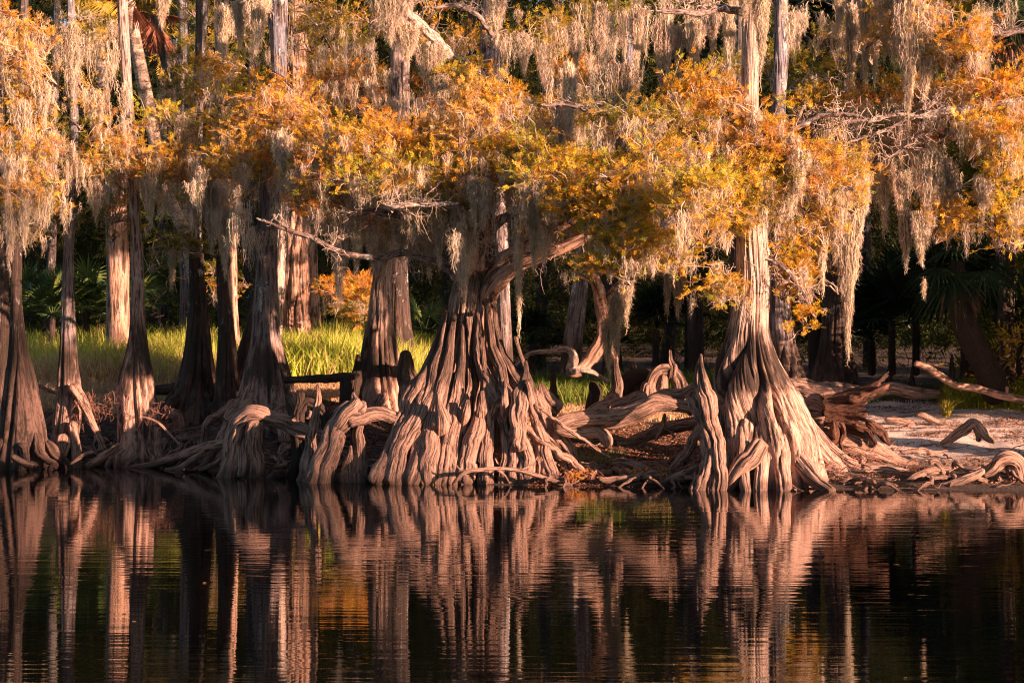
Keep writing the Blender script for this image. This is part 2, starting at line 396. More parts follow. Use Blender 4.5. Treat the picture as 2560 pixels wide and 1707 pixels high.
hh = T.math('MULTIPLY', T.math('ADD', T.math('ADD', w1, T.math('MULTIPLY', w2, .25)), T.math('MULTIPLY', w3, 1.2)), calm)
bp = T.n('ShaderNodeBump'); bp.inputs['Strength'].default_value = 1; bp.inputs['Distance'].default_value = .0026
T.l(hh, bp.inputs['Height'])
pb = T.n('ShaderNodeBsdfPrincipled'); pb.inputs['Base Color'].default_value = (.004, .003, .003, 1); pb.inputs['Roughness'].default_value = .01
pb.inputs['IOR'].default_value = 1.333; pb.inputs['Specular IOR Level'].default_value = .5; T.l(bp.outputs[0], pb.inputs['Normal'])
T.l(pb.outputs[0], T.out.inputs[0])
tag(mb.build('water', T.m), kind='structure')
# ------------------------------------------------------------------ trees
TREES = {}
GT = 'bald cypress trees along the river bank'
def tree(key, label, D, path, mat='cypress', fn=9, amp=.9, nth=160, name='cypress_tree', group=GT, roots=0, step=.04, lump=.10, cat='tree', seed=None, fib=.05, rootmat=None):
    seed = seed if seed is not None else (len(TREES)+1)
    p, r = pxpath(path, D)
    base = p[0].copy()
    if p[0][2] > p[-1][2]: p, r = p[::-1], r[::-1]; base = p[0].copy()
    gz = float(land(base[0], base[1])); 
    e = thing(name, (base[0], base[1], min(gz, base[2]) if gz > -1 else 0), label, cat, group)
    fa = np.clip(amp*(r/r.min()-1)*.16, .02, .38)
    mb = MB(); tube(mb, p, r, nth=nth, step=step, fn=fn, fa=fa, seed=seed, flat=True, lump=lump, fib=fib)
    mb.build('trunk', M[mat], e)
    TREES[key] = dict(e=e, D=D, mb=MB(), tw=MB(), mat=mat)
    rs = np.random.default_rng(seed+50)
    for i in range(roots):
        an = -np.pi/2+(i-(roots-1)/2)*(2.6/max(roots-1, 1))+.15*rs.normal()
        R0 = r[0]; z0 = max(gz, 0)
        L = R0*(1.15+.45*rs.random())
        k = 6; q = []
        for j in range(k):
            f = j/(k-1); rr = R0*.6+(L-R0*.6)*f
            a2 = an+.35*f*rs.normal()*.6
            x = base[0]+rr*math.cos(a2); y = base[1]+rr*math.sin(a2)
            zz = z0+R0*.75*(1-f)**1.4*(1+.15*rs.normal())-.04
            zz = max(zz, float(land(x, y))+.01) if j < k-1 else float(land(x, y))-.15
            q.append((x, y, zz))
        mr = MB(); tube(mr, q, R0*np.array([.06, .14, .13, .11, .09, .06])*(.6+.6*rs.random()), nth=40, step=.03, fn=4, fa=np.full(k, .3), seed=seed*7+i, lump=.35, fib=.12, wob=.8, twist=.3)
        mr.build('root', M[rootmat or ('dark' if mat == 'dark' else 'knee')], e)
    return e
def part(key, name, paths, D, mat='wood', **kw):
    e = TREES[key]['e'] if isinstance(key, str) else key
    out = []
    for i, p in enumerate(paths):
        mb = MB(); rt(mb, p, D, seed=(abs(hash_(p[0])) % 97)+i, **kw); out.append(mb.build(name, M[mat], e))
        if name == 'branch' and isinstance(key, str):
            q_, r_ = pxpath(p, D); q_ = crom(q_, 40)
            for k in range(16):
                a0 = q_[rng.integers(8, 40)]; a = rng.normal(size=3)*[1, .5, .6]+[0, 0, .15]; a /= np.linalg.norm(a); L_ = rng.uniform(.15, .6); b0 = a0+a*L_
                pp = twig(TREES[key]['tw'], a0, b0, .012, .004, 0, kink=.2, tint=(.6, .5, .43) if k % 3 else (.3, .22, .18))
                for m_ in range(3): twig(TREES[key]['tw'], pp[rng.integers(2, 6)], b0+rng.normal(size=3)*.16, .006, .002, 0, kink=.2, tint=(.6, .5, .43))
    return out
def hash_(t): return int(t[0]*7+t[1]*13+t[2]*3)
# --- left foreground row
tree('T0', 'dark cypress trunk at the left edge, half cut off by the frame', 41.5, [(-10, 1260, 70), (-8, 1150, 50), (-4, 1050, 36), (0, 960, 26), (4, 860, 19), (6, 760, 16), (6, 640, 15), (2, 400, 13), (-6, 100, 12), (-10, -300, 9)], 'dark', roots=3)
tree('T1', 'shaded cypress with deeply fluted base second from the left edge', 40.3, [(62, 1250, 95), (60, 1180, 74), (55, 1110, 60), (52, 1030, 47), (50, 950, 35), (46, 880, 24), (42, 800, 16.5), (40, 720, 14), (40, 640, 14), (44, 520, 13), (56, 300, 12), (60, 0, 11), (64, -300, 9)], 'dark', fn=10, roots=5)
tree('T2', 'slender pale cypress rising from a split two-legged root foot', 41, [(158, 1240, 50), (158, 1165, 38), (162, 1100, 30), (168, 1040, 30), (172, 980, 28), (171, 920, 24), (171, 860, 20.5), (171, 790, 17), (170, 700, 14.5), (171, 640, 13), (178, 520, 11.5), (183, 390, 10.5), (185, 270, 10), (179, 130, 10), (176, 0, 10), (172, -300, 8)], 'grey', fn=7, roots=3)
part('T2', 'root', [[(180, 960, 14), (208, 1010, 14), (232, 1060, 10), (247, 1090, 8), (262, 1125, 7)], [(165, 1080, 20), (150, 1130, 17), (130, 1170, 16), (124, 1195, 12)], [(180, 1050, 12), (190, 1110, 12), (188, 1180, 14)]], 40.6)
tree('T3', 'tall cypress with smooth straight trunk, its sunlit base wider than its neighbours', 41.2, [(350, 1240, 72), (350, 1165, 56), (348, 1100, 49), (345, 1030, 45), (342, 960, 40), (343, 900, 30), (344, 850, 23), (344, 790, 18), (344, 700, 15.5), (342, 640, 15), (338, 540, 13.5), (332, 420, 13), (326, 330, 12.5), (316, 200, 13), (310, 90, 13), (306, 0, 13), (298, -250, 11)], 'cypress', fn=9, roots=5)
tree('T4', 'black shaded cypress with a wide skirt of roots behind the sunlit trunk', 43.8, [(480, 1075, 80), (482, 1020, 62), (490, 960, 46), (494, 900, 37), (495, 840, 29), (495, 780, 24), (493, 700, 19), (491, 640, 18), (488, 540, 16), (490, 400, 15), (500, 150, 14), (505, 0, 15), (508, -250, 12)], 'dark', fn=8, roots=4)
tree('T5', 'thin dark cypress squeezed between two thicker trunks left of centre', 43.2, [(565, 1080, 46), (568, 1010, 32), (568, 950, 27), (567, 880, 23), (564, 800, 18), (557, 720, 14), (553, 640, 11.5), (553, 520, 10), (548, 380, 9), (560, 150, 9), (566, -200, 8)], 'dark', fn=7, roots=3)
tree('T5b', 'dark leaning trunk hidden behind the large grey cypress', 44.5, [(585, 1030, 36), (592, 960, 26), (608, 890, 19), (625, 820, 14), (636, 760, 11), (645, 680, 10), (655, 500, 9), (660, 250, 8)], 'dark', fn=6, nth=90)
tree('T6', 'large grey cypress with blackened flutes above a lit root skirt', 41.2, [(668, 1130, 110), (668, 1060, 84), (668, 1000, 68), (668, 940, 55), (665, 880, 43), (664, 820, 34), (665, 760, 31), (667, 700, 28), (668, 640, 26), (672, 560, 22), (680, 450, 20), (692, 300, 18), (696, 150, 20), (696, 50, 24), (694, -50, 24), (690, -300, 20)], 'grey', fn=11, roots=4)
part('T6', 'root', [[(640, 960, 22), (612, 1030, 22), (590, 1080, 20), (565, 1120, 17), (545, 1150, 9)], [(655, 1000, 20), (640, 1060, 20), (625, 1110, 18), (610, 1140, 12)], [(690, 1000, 20), (700, 1050, 18), (712, 1100, 14)], [(600, 1000, 12), (575, 1050, 13), (548, 1105, 11), (520, 1150, 8), (500, 1170, 6)]], (41, 39.6))
tree('T7', 'massive sunlit shaggy-barked cypress standing behind the bright grass', 53, [(752, 960, 84), (750, 880, 66), (746, 820, 53), (744, 760, 47), (743, 690, 45), (742, 600, 46), (742, 500, 47), (742, 350, 40), (740, 150, 32), (738, 0, 24), (735, -250, 20)], 'red', fn=12, amp=1.1, nth=180, lump=.12, fib=.08)
tree('T7b', 'pale broken trunk splinter leaning on the shaggy sunlit trunk', 51, [(690, 900, 12), (696, 800, 12), (700, 700, 12), (703, 600, 12), (712, 500, 9), (722, 420, 5)], 'pale', fn=5, nth=50, name='snag', cat='dead tree', group=None)
tree('T8', 'cypress with narrow lit upper trunk just left of the central giant', 42.8, [(952, 1090, 84), (952, 1030, 68), (952, 970, 55), (950, 900, 45), (950, 850, 38), (952, 790, 31), (954, 720, 25), (960, 650, 21), (965, 580, 19), (972, 500, 17), (980, 400, 15), (987, 300, 15), (991, 200, 17), (994, 100, 17), (998, 0, 16), (1002, -250, 13)], 'cypress', fn=9, roots=3)
tree('T8b', 'brown shaded trunk half hidden behind the lit narrow cypress', 50, [(1010, 990, 52), (1008, 900, 40), (1002, 820, 28), (998, 740, 24), (996, 640, 23), (998, 540, 24), (1004, 400, 20), (1010, 0, 15)], 'dark', fn=7, nth=90, seed=31)
# --- the giant in the middle
tree('T9', 'giant central cypress with a spreading skirt of gnarled roots in the water', 37.5, [(1165, 1275, 150), (1165, 1190, 132), (1165, 1120, 118), (1166, 1060, 108), (1168, 1000, 104), (1172, 950, 98), (1172, 900, 90), (1174, 850, 77), (1180, 790, 62), (1184, 730, 54), (1190, 690, 48), (1196, 655, 40), (1198, 625, 26), (1200, 590, 16)], 'giant', fn=12, amp=.55, nth=300, step=.03, lump=.10, fib=.05)
R9 = [[(1085, 890, 18, 37.0), (1055, 955, 22), (1012, 1040, 21), (987, 1100, 20), (962, 1150, 20), (943, 1215, 26)],
      [(1095, 900, 20, 36.9), (1072, 990, 26), (1035, 1065, 26), (1002, 1130, 22), (978, 1216, 27)],
      [(1120, 900, 20, 36.8), (1102, 1000, 26), (1075, 1075, 28), (1048, 1135, 25), (1020, 1218, 30)],
      [(1045, 975, 10, 36.8), (1010, 1035, 14), (992, 1080, 13), (975, 1130, 12), (960, 1175, 11)],
      [(1112, 990, 16, 36.5), (1092, 1060, 28), (1078, 1110, 30), (1064, 1160, 27), (1058, 1217, 28)],
      [(1150, 930, 18, 36.7), (1135, 1040, 22), (1112, 1120, 22), (1096, 1218, 23)],
      [(1172, 980, 10, 36.4), (1152, 1040, 13), (1140, 1100, 15), (1132, 1160, 16), (1125, 1218, 18)],
      [(1212, 960, 9, 36.4), (1203, 1020, 17), (1188, 1080, 22), (1168, 1150, 24), (1156, 1222, 30)],
      [(1215, 985, 10, 36.2), (1222, 1045, 14), (1219, 1110, 16), (1216, 1160, 17), (1215, 1222, 20)],
      [(1222, 1050, 10, 36), (1243, 1012, 13), (1268, 1006, 14), (1287, 1045, 14), (1302, 1095, 18), (1317, 1150, 20), (1320, 1222, 24)],
      [(1250, 860, 12, 36.9), (1285, 930, 16), (1312, 975, 20), (1338, 1040, 18), (1358, 1100, 19), (1375, 1160, 18), (1392, 1215, 16)],
      [(1325, 960, 10, 36.4), (1350, 1015, 17), (1380, 1075, 20), (1403, 1125, 20), (1418, 1170, 16), (1440, 1205, 12)],
      [(1335, 1030, 12, 36.2), (1345, 1110, 17), (1355, 1165, 16), (1362, 1215, 16)],
      [(1180, 900, 24, 36.6), (1185, 980, 18), (1170, 1060, 14), (1172, 1100, 10)],
      [(1200, 900, 18, 36.6), (1222, 960, 15), (1245, 1020, 14), (1262, 1080, 12), (1262, 1150, 10), (1255, 1220, 12)],
      [(1135, 920, 14, 36.7), (1120, 960, 16), (1100, 1030, 12), (1092, 1080, 10)],
      [(1230, 860, 16, 36.8), (1252, 930, 15), (1270, 990, 14), (1290, 1060, 14), (1288, 1130, 14), (1282, 1218, 16)]]
for i, p in enumerate(R9):
    q = [list(x) for x in p]
    d1 = WD(min(q[-1][1], 1208))-.25
    q[0][3] += .12; q[0][2] *= .7; up_ = 120 if q[0][1] < 975 else 60
    q = [[q[0][0]+(1180-q[0][0])*.22*up_/100, q[0][1]-up_, 5, q[0][3]+.12]]+q; n_ = len(q)
    q = [(x[0], x[1], x[2]*(.86+.14*((i*7) % 3)/2), q[0][3]+(d1-q[0][3])*(j/(n_-1))**.8) for j, x in enumerate(q)]
    mb = MB(); rt(mb, q, 36, seed=i+3, nth=110, step=.016, fn=4, a=.36, lump=.34, fib=.07, wob=.5, twist=.5); mb.build('root', M['knee'], TREES['T9']['e'])
for p in ([(1104, 1120, 18, 36.4), (1104, 1060, 22, 36.0), (1101, 1030, 15, 35.9), (1096, 1003, 7, 35.9), (1095, 984, 3, 35.9)],
          [(1158, 1110, 10, 36.3), (1163, 1040, 11, 36.05), (1167, 1015, 8, 36), (1170, 998, 4, 36)],
          [(1204, 1090, 10, 36.3), (1206, 1030, 13, 36.05), (1207, 1000, 9, 36), (1206, 975, 4, 36)],
          [(1262, 1060, 8, 36.2), (1262, 1020, 12, 35.9), (1262, 985, 8, 35.8), (1261, 950, 4, 35.8)]):
    mb = MB(); rt(mb, p, 36, seed=int(p[0][0]) % 31, nth=60, step=.018, lump=.3, a=.25); mb.build('root_knee', M['knee'], TREES['T9']['e'])
part('T9', 'branch', [[(1205, 800, 10, 37.4), (1236, 712, 24, 36.95), (1285, 668, 19), (1350, 640, 17), (1410, 620, 15), (1470, 590, 13), (1550, 545, 10), (1620, 520, 7)],
     [(1212, 715, 10, 37.3), (1245, 655, 14), (1290, 622, 11), (1340, 590, 10), (1420, 560, 8), (1500, 500, 6)],
     [(1196, 680, 24), (1200, 610, 20), (1206, 560, 16), (1190, 500, 12), (1160, 430, 9), (1150, 340, 6)],
     [(1172, 690, 18), (1178, 620, 13), (1165, 570, 10), (1150, 530, 8)]], (36.9, 36), 'red', nth=40, lump=.14)
part('T9', 'branch', [[(1165, 730, 16), (1130, 680, 14), (1080, 652, 10), (1040, 642, 8), (1000, 634, 9), (950, 646, 7), (890, 640, 7), (840, 630, 6), (790, 600, 7), (740, 584, 6), (700, 567, 5), (640, 545, 2.5)],
     [(1190, 650, 18), (1150, 590, 14), (1100, 565, 12), (1050, 548, 11), (1000, 535, 10), (930, 530, 8), (870, 535, 5)],
     [(1210, 650, 16), (1235, 570, 14), (1300, 540, 12), (1380, 545, 10), (1440, 540, 8), (1520, 560, 5)],
     [(1150, 440, 8), (1050, 430, 8), (940, 400, 7), (850, 430, 5)], [(1160, 400, 8), (1250, 380, 8), (1340, 430, 7), (1460, 440, 5)]], (36.9, 36.6), 'limb', nth=32, lump=.3, wob=.8)
part('T9', 'branch', [[(1150, 506, 4), (1080, 513, 6), (1030, 509, 6), (985, 517, 5), (955, 507, 2)]], 35.6, 'bleached', nth=28, lump=.35, wob=.9)
# --- the big one on the right
tree('T12', 'big pale cypress with a bell-shaped fluted base on the right', 35.6, [(1915, 1290, 170), (1915, 1225, 146), (1915, 1150, 128), (1910, 1090, 122), (1902, 1048, 112), (1888, 987, 102), (1878, 940, 84), (1873, 905, 71), (1872, 860, 57), (1873, 820, 48), (1879, 760, 42), (1883, 700, 40), (1882, 640, 39), (1879, 560, 35), (1877, 430, 27), (1875, 270, 21), (1877, 120, 22), (1879, 0, 24), (1880, -200, 20)], 'pale', fn=11, amp=.9, nth=300, step=.03)
R12 = [[(1975, 985, 22, 35.9), (2010, 1060, 30), (2052, 1130, 27), (2092, 1172, 22), (2135, 1202, 16), (2180, 1218, 8)],
       [(1950, 1040, 26, 35.3), (1985, 1120, 28), (2015, 1170, 26), (2050, 1208, 20), (2085, 1232, 14)],
       [(1940, 1060, 24, 35.1), (1950, 1130, 24), (1955, 1185, 22), (1960, 1240, 22)],
       [(1905, 1060, 24, 35.0), (1903, 1130, 22), (1900, 1185, 20), (1900, 1240, 22)],
       [(1870, 1050, 22, 35.0), (1862, 1120, 17), (1860, 1180, 15), (1866, 1240, 15)],
       [(1830, 1000, 22, 35.2), (1812, 1070, 20), (1795, 1130, 17), (1775, 1175, 12), (1755, 1200, 8)],
       [(1925, 1100, 20, 34.9), (1935, 1160, 17), (1958, 1200, 11), (1985, 1222, 7), (2010, 1232, 5)],
       [(1990, 1010, 14, 36.4), (2040, 1080, 16), (2090, 1130, 14), (2150, 1165, 14), (2230, 1176, 14), (2290, 1182, 8)]]
for i, p in enumerate(R12):
    n_ = len(p); d1 = WD(min(p[-1][1], 1225))-.2 if i not in (7, 0) else 36.3
    q = [(x[0], x[1], x[2]*.84, p[0][3]+(d1-p[0][3])*j/(n_-1)) for j, x in enumerate(p)]
    mb = MB(); rt(mb, q, 35, seed=i+41, nth=100, step=.018, fn=5, a=.30, lump=.16, fib=.07, wob=.3); mb.build('root', M['pale'], TREES['T12']['e'])
part('T12', 'root', [[(1812, 1235, 10), (1832, 1195, 20), (1856, 1160, 24), (1880, 1140, 22), (1905, 1100, 18)], [(1850, 1175, 18), (1856, 1130, 13), (1854, 1095, 8), (1853, 1064, 3)]], 34.45, 'wood', nth=48, lump=.25, a=.3)
part('T12', 'branch', [[(1850, 330, 7), (1720, 310, 6), (1620, 300, 7), (1520, 288, 7), (1430, 265, 6), (1350, 262, 3)],
     [(1875, 600, 14), (1810, 520, 10), (1720, 475, 8), (1620, 450, 5)], [(1885, 560, 14), (1960, 500, 11), (2060, 480, 8), (2140, 470, 5)],
     [(1878, 420, 10), (1960, 340, 8), (2060, 290, 7), (2150, 290, 5)], [(1876, 30, 11), (1800, 22, 9), (1740, 30, 8), (1650, 28, 6)],
     [(1900, 640, 10), (1950, 660, 7), (2000, 720, 5), (2020, 760, 3)], [(1860, 725, 7), (1825, 735, 6), (1800, 765, 4)]], (35.6, 35), 'limb', nth=28, lump=.3, wob=.8)
# --- the rest of the wood
tree('T10', 'lichen-spotted upper trunk of a cypress rising behind the central crown', 45, [(1262, 980, 22), (1262, 880, 19), (1260, 780, 16), (1255, 640, 17), (1245, 480, 19), (1235, 300, 21), (1225, 150, 25), (1232, 0, 27), (1240, -250, 22)], 'grey', fn=6, nth=90)
part('T10', 'branch', [[(1235, 95, 6), (1190, 38, 6), (1140, 14, 5), (1080, 20, 3)]], (41, 40), 'limb', nth=24, lump=.3, wob=.8)
part('T10', 'branch', [[(1260, 235, 9), (1180, 178, 12), (1120, 135, 13), (1060, 75, 12), (1000, 5, 12), (950, -80, 13)], [(1180, 178, 9), (1205, 200, 6), (1225, 240, 4)]], (40, 38), 'bleached', nth=28, lump=.35, wob=.8)
tree('T13', 'dark fluted trunk directly behind the right side of the big pale cypress', 45, [(1965, 985, 60), (1962, 920, 44), (1955, 860, 34), (1950, 780, 27), (1946, 700, 22), (1943, 560, 20), (1945, 300, 18), (1952, 150, 18), (1953, 0, 17), (1955, -250, 14)], 'grey', fn=9, nth=110)
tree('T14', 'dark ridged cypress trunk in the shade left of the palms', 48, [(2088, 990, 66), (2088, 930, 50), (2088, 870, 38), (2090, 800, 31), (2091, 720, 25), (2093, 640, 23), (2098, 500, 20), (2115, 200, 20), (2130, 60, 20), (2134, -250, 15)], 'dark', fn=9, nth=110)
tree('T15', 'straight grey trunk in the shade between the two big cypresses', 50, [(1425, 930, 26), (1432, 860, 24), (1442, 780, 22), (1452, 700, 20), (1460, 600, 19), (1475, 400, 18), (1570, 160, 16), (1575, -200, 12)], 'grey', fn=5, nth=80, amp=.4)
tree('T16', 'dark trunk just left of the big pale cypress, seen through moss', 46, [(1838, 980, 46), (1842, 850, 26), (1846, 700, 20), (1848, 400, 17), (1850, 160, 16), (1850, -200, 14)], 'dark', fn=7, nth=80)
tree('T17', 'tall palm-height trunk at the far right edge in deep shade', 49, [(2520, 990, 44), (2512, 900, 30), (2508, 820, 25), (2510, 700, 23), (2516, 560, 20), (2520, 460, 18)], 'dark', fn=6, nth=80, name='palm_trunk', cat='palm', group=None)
tree('T18', 'distant grey trunk above the left crowns near the frame top', 55, [(470, 930, 24), (466, 700, 16), (462, 400, 15), (458, 0, 14), (455, -300, 12)], 'grey', fn=5, nth=60)
tree('T19', 'sunlit trunk with flaking holes behind the thin dark cypress', 50, [(575, 930, 30), (577, 850, 22), (577, 760, 17), (577, 660, 16), (572, 560, 15), (560, 420, 14), (553, 160, 15), (550, 0, 15), (546, -250, 13)], 'red', fn=5, nth=80)
for i, (x, w, d, m) in enumerate([(120, 12, 60, 'dark'), (410, 13, 66, 'grey'), (620, 12, 62, 'dark'), (820, 14, 66, 'dark'), (1085, 13, 64, 'dark'), (1340, 14, 62, 'dark'), (1530, 16, 58, 'dark'), (1655, 13, 64, 'dark'), (2180, 13, 62, 'dark'), (2445, 14, 64, 'dark')]):
    b_ = x+60*rng.normal()
    tree('B%d' % i, ['narrow background trunk in deep shade far behind the river trees', 'narrow background trunk in deep shade far behind the river trees'][0], d, [(x, 960, w*2.1), (x+(b_-x)*.1, 900, w*1.4), (x+(b_-x)*.3, 700, w), (x+(b_-x)*.6, 300, w*.9), (b_, -100, w*.8), (b_+5, -500, w*.6)], m, fn=5, nth=44, step=.15, group='background trunks in the shade')
# --- hanging broken limb in the middle
def woody(name, label, cat, D, paths, mat='wood', group=None, pn='limb', main=None, **kw):
    """a thing of several woody pieces; the first path is its body"""
    p0, r0 = pxpath(paths[0], D)
    b = p0[np.argmin(p0[:, 2])]
    if len(paths) == 1:
        mb = MB(); rt(mb, paths[0], D, seed=hash_(paths[0][0]) % 89, **kw)
        return tag(mb.build(name, M[mat], None, origin=b), label, cat, group)
    e = thing(name, b, label, cat, group)
    for i, p in enumerate(paths):
        mb = MB(); rt(mb, p, D, seed=hash_(p[0]) % 89+i, **kw); mb.build((main or pn) if i == 0 else pn, M[mat], e)
    return e
t11 = woody('dead_tree', 'hanging broken cypress with shaggy bark, curling down over the roots', 'dead tree', 38.3,
  [[(1415, 932, 8), (1438, 930, 13), (1465, 912, 16), (1490, 880, 18), (1508, 845, 17), (1512, 800, 18), (1506, 755, 17), (1492, 715, 14), (1478, 680, 12), (1468, 640, 10), (1462, 580, 8), (1470, 500, 6)],
   [(1508, 770, 10), (1530, 730, 8), (1560, 700, 6), (1610, 690, 6), (1660, 680, 7), (1700, 668, 5)],
   [(1510, 850, 8), (1535, 890, 8), (1540, 930, 5)], [(1500, 730, 6), (1470, 700, 5), (1440, 690, 3)]], 'red', main='trunk', pn='branch', nth=44, lump=.2, step=.025)
TREES['T11'] = dict(e=t11, D=38.3, mb=MB(), tw=MB(), mat='red')
woody('fallen_branch', 'grey serpentine branch looping over the grass left of the hanging broken cypress', 'branch', 38.2,
  [[(1288, 915, 4), (1310, 893, 5), (1338, 881, 6), (1380, 878, 7), (1413, 872, 8), (1428, 880, 10), (1434, 900, 11), (1424, 920, 10), (1432, 928, 9), (1452, 922, 8), (1490, 935, 6), (1525, 957, 4)]], 'bleached', nth=28, lump=.15, step=.02)
# ------------------------------------------------------------------ knees, stumps, logs
GK = 'cypress knees and root arches along the waterline'
K = dict(nth=100, step=.016, lump=.42, a=.34, fn=4, wob=.55, fib=.085)
woody('cypress_knee', 'broad arched root with two thick feet standing in the water', 'cypress knee', (37.75, 37.3),
  [[(572, 1220, 26), (580, 1150, 25), (596, 1085, 25), (622, 1042, 25), (655, 1033, 22), (695, 1052, 18), (740, 1070, 18), (790, 1083, 16), (835, 1090, 14), (880, 1085, 10)],
   [(634, 1220, 24), (634, 1160, 20), (632, 1100, 20), (640, 1050, 18)], [(604, 1080, 16), (606, 1140, 13), (604, 1195, 9)]], 'knee', GK, 'root', **K)
woody('cypress_knee', 'slim spike-like knee between the arched root and lit-headed knee', 'cypress knee', 36.8,
  [[(762, 1222, 26), (774, 1150, 18), (786, 1075, 11), (793, 1010, 8), (796, 980, 6), (794, 957, 3)]], 'knee', GK, **K)
woody('cypress_knee', 'black stump-like knee in the shade with an arching root on its right', 'cypress knee', 37.5,
  [[(744, 1210, 20), (746, 1130, 19), (750, 1050, 14), (753, 1010, 11), (754, 978, 8)], [(748, 1035, 10), (768, 1008, 13), (796, 1018, 14), (822, 1060, 13), (838, 1110, 12), (840, 1160, 11)]], 'near_black', GK, 'root', **K)
woody('cypress_knee', 'big knee with a bulbous sunlit head and pointed tip, leaning out of the water', 'cypress knee', (36.1, 36.5),
  [[(782, 1225, 36), (808, 1150, 29), (838, 1085, 26), (862, 1045, 29), (882, 1022, 27), (888, 1004, 13), (885, 990, 6), (884, 980, 2.5)],
   [(870, 1060, 14), (905, 1048, 15), (945, 1036, 15), (985, 1052, 17), (1015, 1062, 16), (1050, 1050, 12)], [(850, 1080, 16), (832, 1140, 14), (818, 1215, 16)],
   [(893, 1030, 16), (905, 1015, 10), (908, 1005, 5)]], 'knee', GK, 'root', **K)
woody('cypress_knee', 'low brown forked knee in the water right of the lit-headed knee', 'cypress knee', 36.3,
  [[(865, 1222, 28), (872, 1165, 14), (877, 1130, 6), (877, 1112, 3)], [(896, 1222, 18), (897, 1155, 15), (893, 1090, 12), (903, 1058, 9)]], 'knee', GK, 'prong', **K)
woody('cypress_knee', 'small orange splinter of root standing behind the slim spike knee', 'cypress knee', 38,
  [[(806, 1062, 9), (812, 1038, 8), (818, 1017, 2)]], 'wood', GK, **K)
woody('cypress_knee', 'dark tapering knee touching the left side of the lit narrow cypress', 'cypress knee', 41.5,
  [[(880, 1050, 24), (885, 980, 17), (890, 930, 10), (894, 905, 6), (895, 886, 3)]], 'near_black', GK, **K)
woody('cypress_knee', 'knobby reddish knee leaning on the right side of the lit narrow cypress', 'cypress knee', 41.3,
  [[(1020, 1050, 36), (1018, 980, 30), (1014, 930, 22), (1012, 895, 15), (1014, 875, 9)]], 'knee', GK, **K)
woody('cypress_knee', 'dark stub propping the end of the sawn log over the roots', 'cypress knee', 39.8,
  [[(862, 1090, 26), (864, 1020, 18), (864, 960, 13), (866, 938, 10)]], 'near_black', GK, **K)
woody('cypress_knee', 'tall double-peaked knee beside the right flank of the giant', 'cypress knee', (35.7, 36),
  [[(1302, 1130, 20), (1298, 1080, 19), (1300, 1030, 24), (1307, 985, 21), (1312, 945, 11), (1314, 920, 6), (1313, 901, 3)], [(1318, 950, 9), (1334, 995, 15), (1344, 1050, 16), (1358, 1110, 16)],
   [(1298, 1030, 14), (1285, 1060, 11), (1280, 1110, 10)]], 'knee', GK, 'root', **K)
woody('cypress_knee', 'lumpy low knee behind the double-peaked knee', 'cypress knee', 37.4,
  [[(1398, 1040, 24), (1372, 1018, 24), (1357, 990, 17), (1353, 970, 9), (1352, 957, 4)]], 'knee', GK, **K)
woody('cypress_knee', 'thin black spike knee behind the lumpy low knee', 'cypress knee', 38.2,
  [[(1390, 1030, 18), (1386, 990, 11), (1383, 950, 7), (1382, 923, 5)]], 'near_black', GK, **K)
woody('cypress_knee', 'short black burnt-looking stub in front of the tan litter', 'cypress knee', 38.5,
  [[(1487, 1025, 18), (1486, 990, 14), (1484, 965, 11), (1486, 952, 8)]], 'near_black', GK, **K)
woody('cypress_knee', 'tall knee with a slender neck and wide foot below the hanging broken cypress', 'cypress knee', 38,
  [[(1515, 1035, 22), (1528, 1000, 20), (1541, 965, 14), (1541, 930, 9), (1538, 898, 4)]], 'knee', GK, **K)
woody('cypress_knee', 'small rounded sunlit knob between two taller knees', 'cypress knee', 38.6,
  [[(1583, 975, 12), (1583, 940, 11), (1582, 915, 9), (1582, 903, 5)]], 'knee', GK, **K)
woody('cypress_knee', 'knee with a pointed cap on an arching shoulder behind the gnarled log', 'cypress knee', 38,
  [[(1735, 1035, 14), (1712, 985, 16), (1690, 945, 16), (1660, 922, 15), (1635, 930, 14), (1625, 970, 14), (1632, 1020, 14)], [(1680, 950, 14), (1683, 920, 11), (1677, 895, 6), (1675, 874, 3)],
   [(1610, 1010, 16), (1618, 960, 14), (1640, 1000, 15)], [(1660, 1020, 14), (1655, 970, 14), (1662, 935, 12)]], 'knee', GK, 'root', **K)
woody('stump', 'rotten black stump mass wedged among the knees behind the gnarled log', 'stump', 38.6,
  [[(1560, 1010, 26), (1575, 965, 28), (1610, 955, 24), (1650, 985, 24)]], 'near_black', None, **K)
woody('cypress_knee', 'tall spiked knee arching down into the water left of the big pale cypress', 'cypress knee', (34.35, 34.8),
  [[(1802, 1245, 18), (1806, 1185, 15), (1800, 1120, 17), (1786, 1062, 18), (1770, 1012, 20), (1757, 970, 18), (1751, 935, 13), (1750, 908, 7), (1751, 884, 2.5)],
   [(1745, 1238, 14), (1762, 1185, 15), (1772, 1120, 17), (1757, 1060, 12), (1737, 1010, 11), (1718, 985, 7)], [(1782, 1242, 14), (1786, 1160, 15), (1780, 1080, 14)],
   [(1728, 1228, 9), (1745, 1200, 9), (1765, 1170, 9)]], 'knee', GK, 'root', **K)
L = dict(nth=100, step=.018, lump=.32, fib=.085, a=.24, fn=4, wob=.5, twist=.8)
woody('log', 'long twisting gnarled log reaching from the central roots towards the spiked knee', 'log', (36.1, 35.6),
  [[(1382, 1066, 20), (1430, 1056, 24), (1480, 1044, 25), (1540, 1046, 25), (1600, 1034, 25), (1640, 1012, 21), (1690, 1012, 17), (1733, 1017, 13)], [(1520, 1018, 5), (1524, 1008, 3)], [(1600, 1010, 10), (1650, 990, 12), (1700, 985, 13), (1745, 960, 10)]], 'wood', None, 'stub', main='bole', **L)
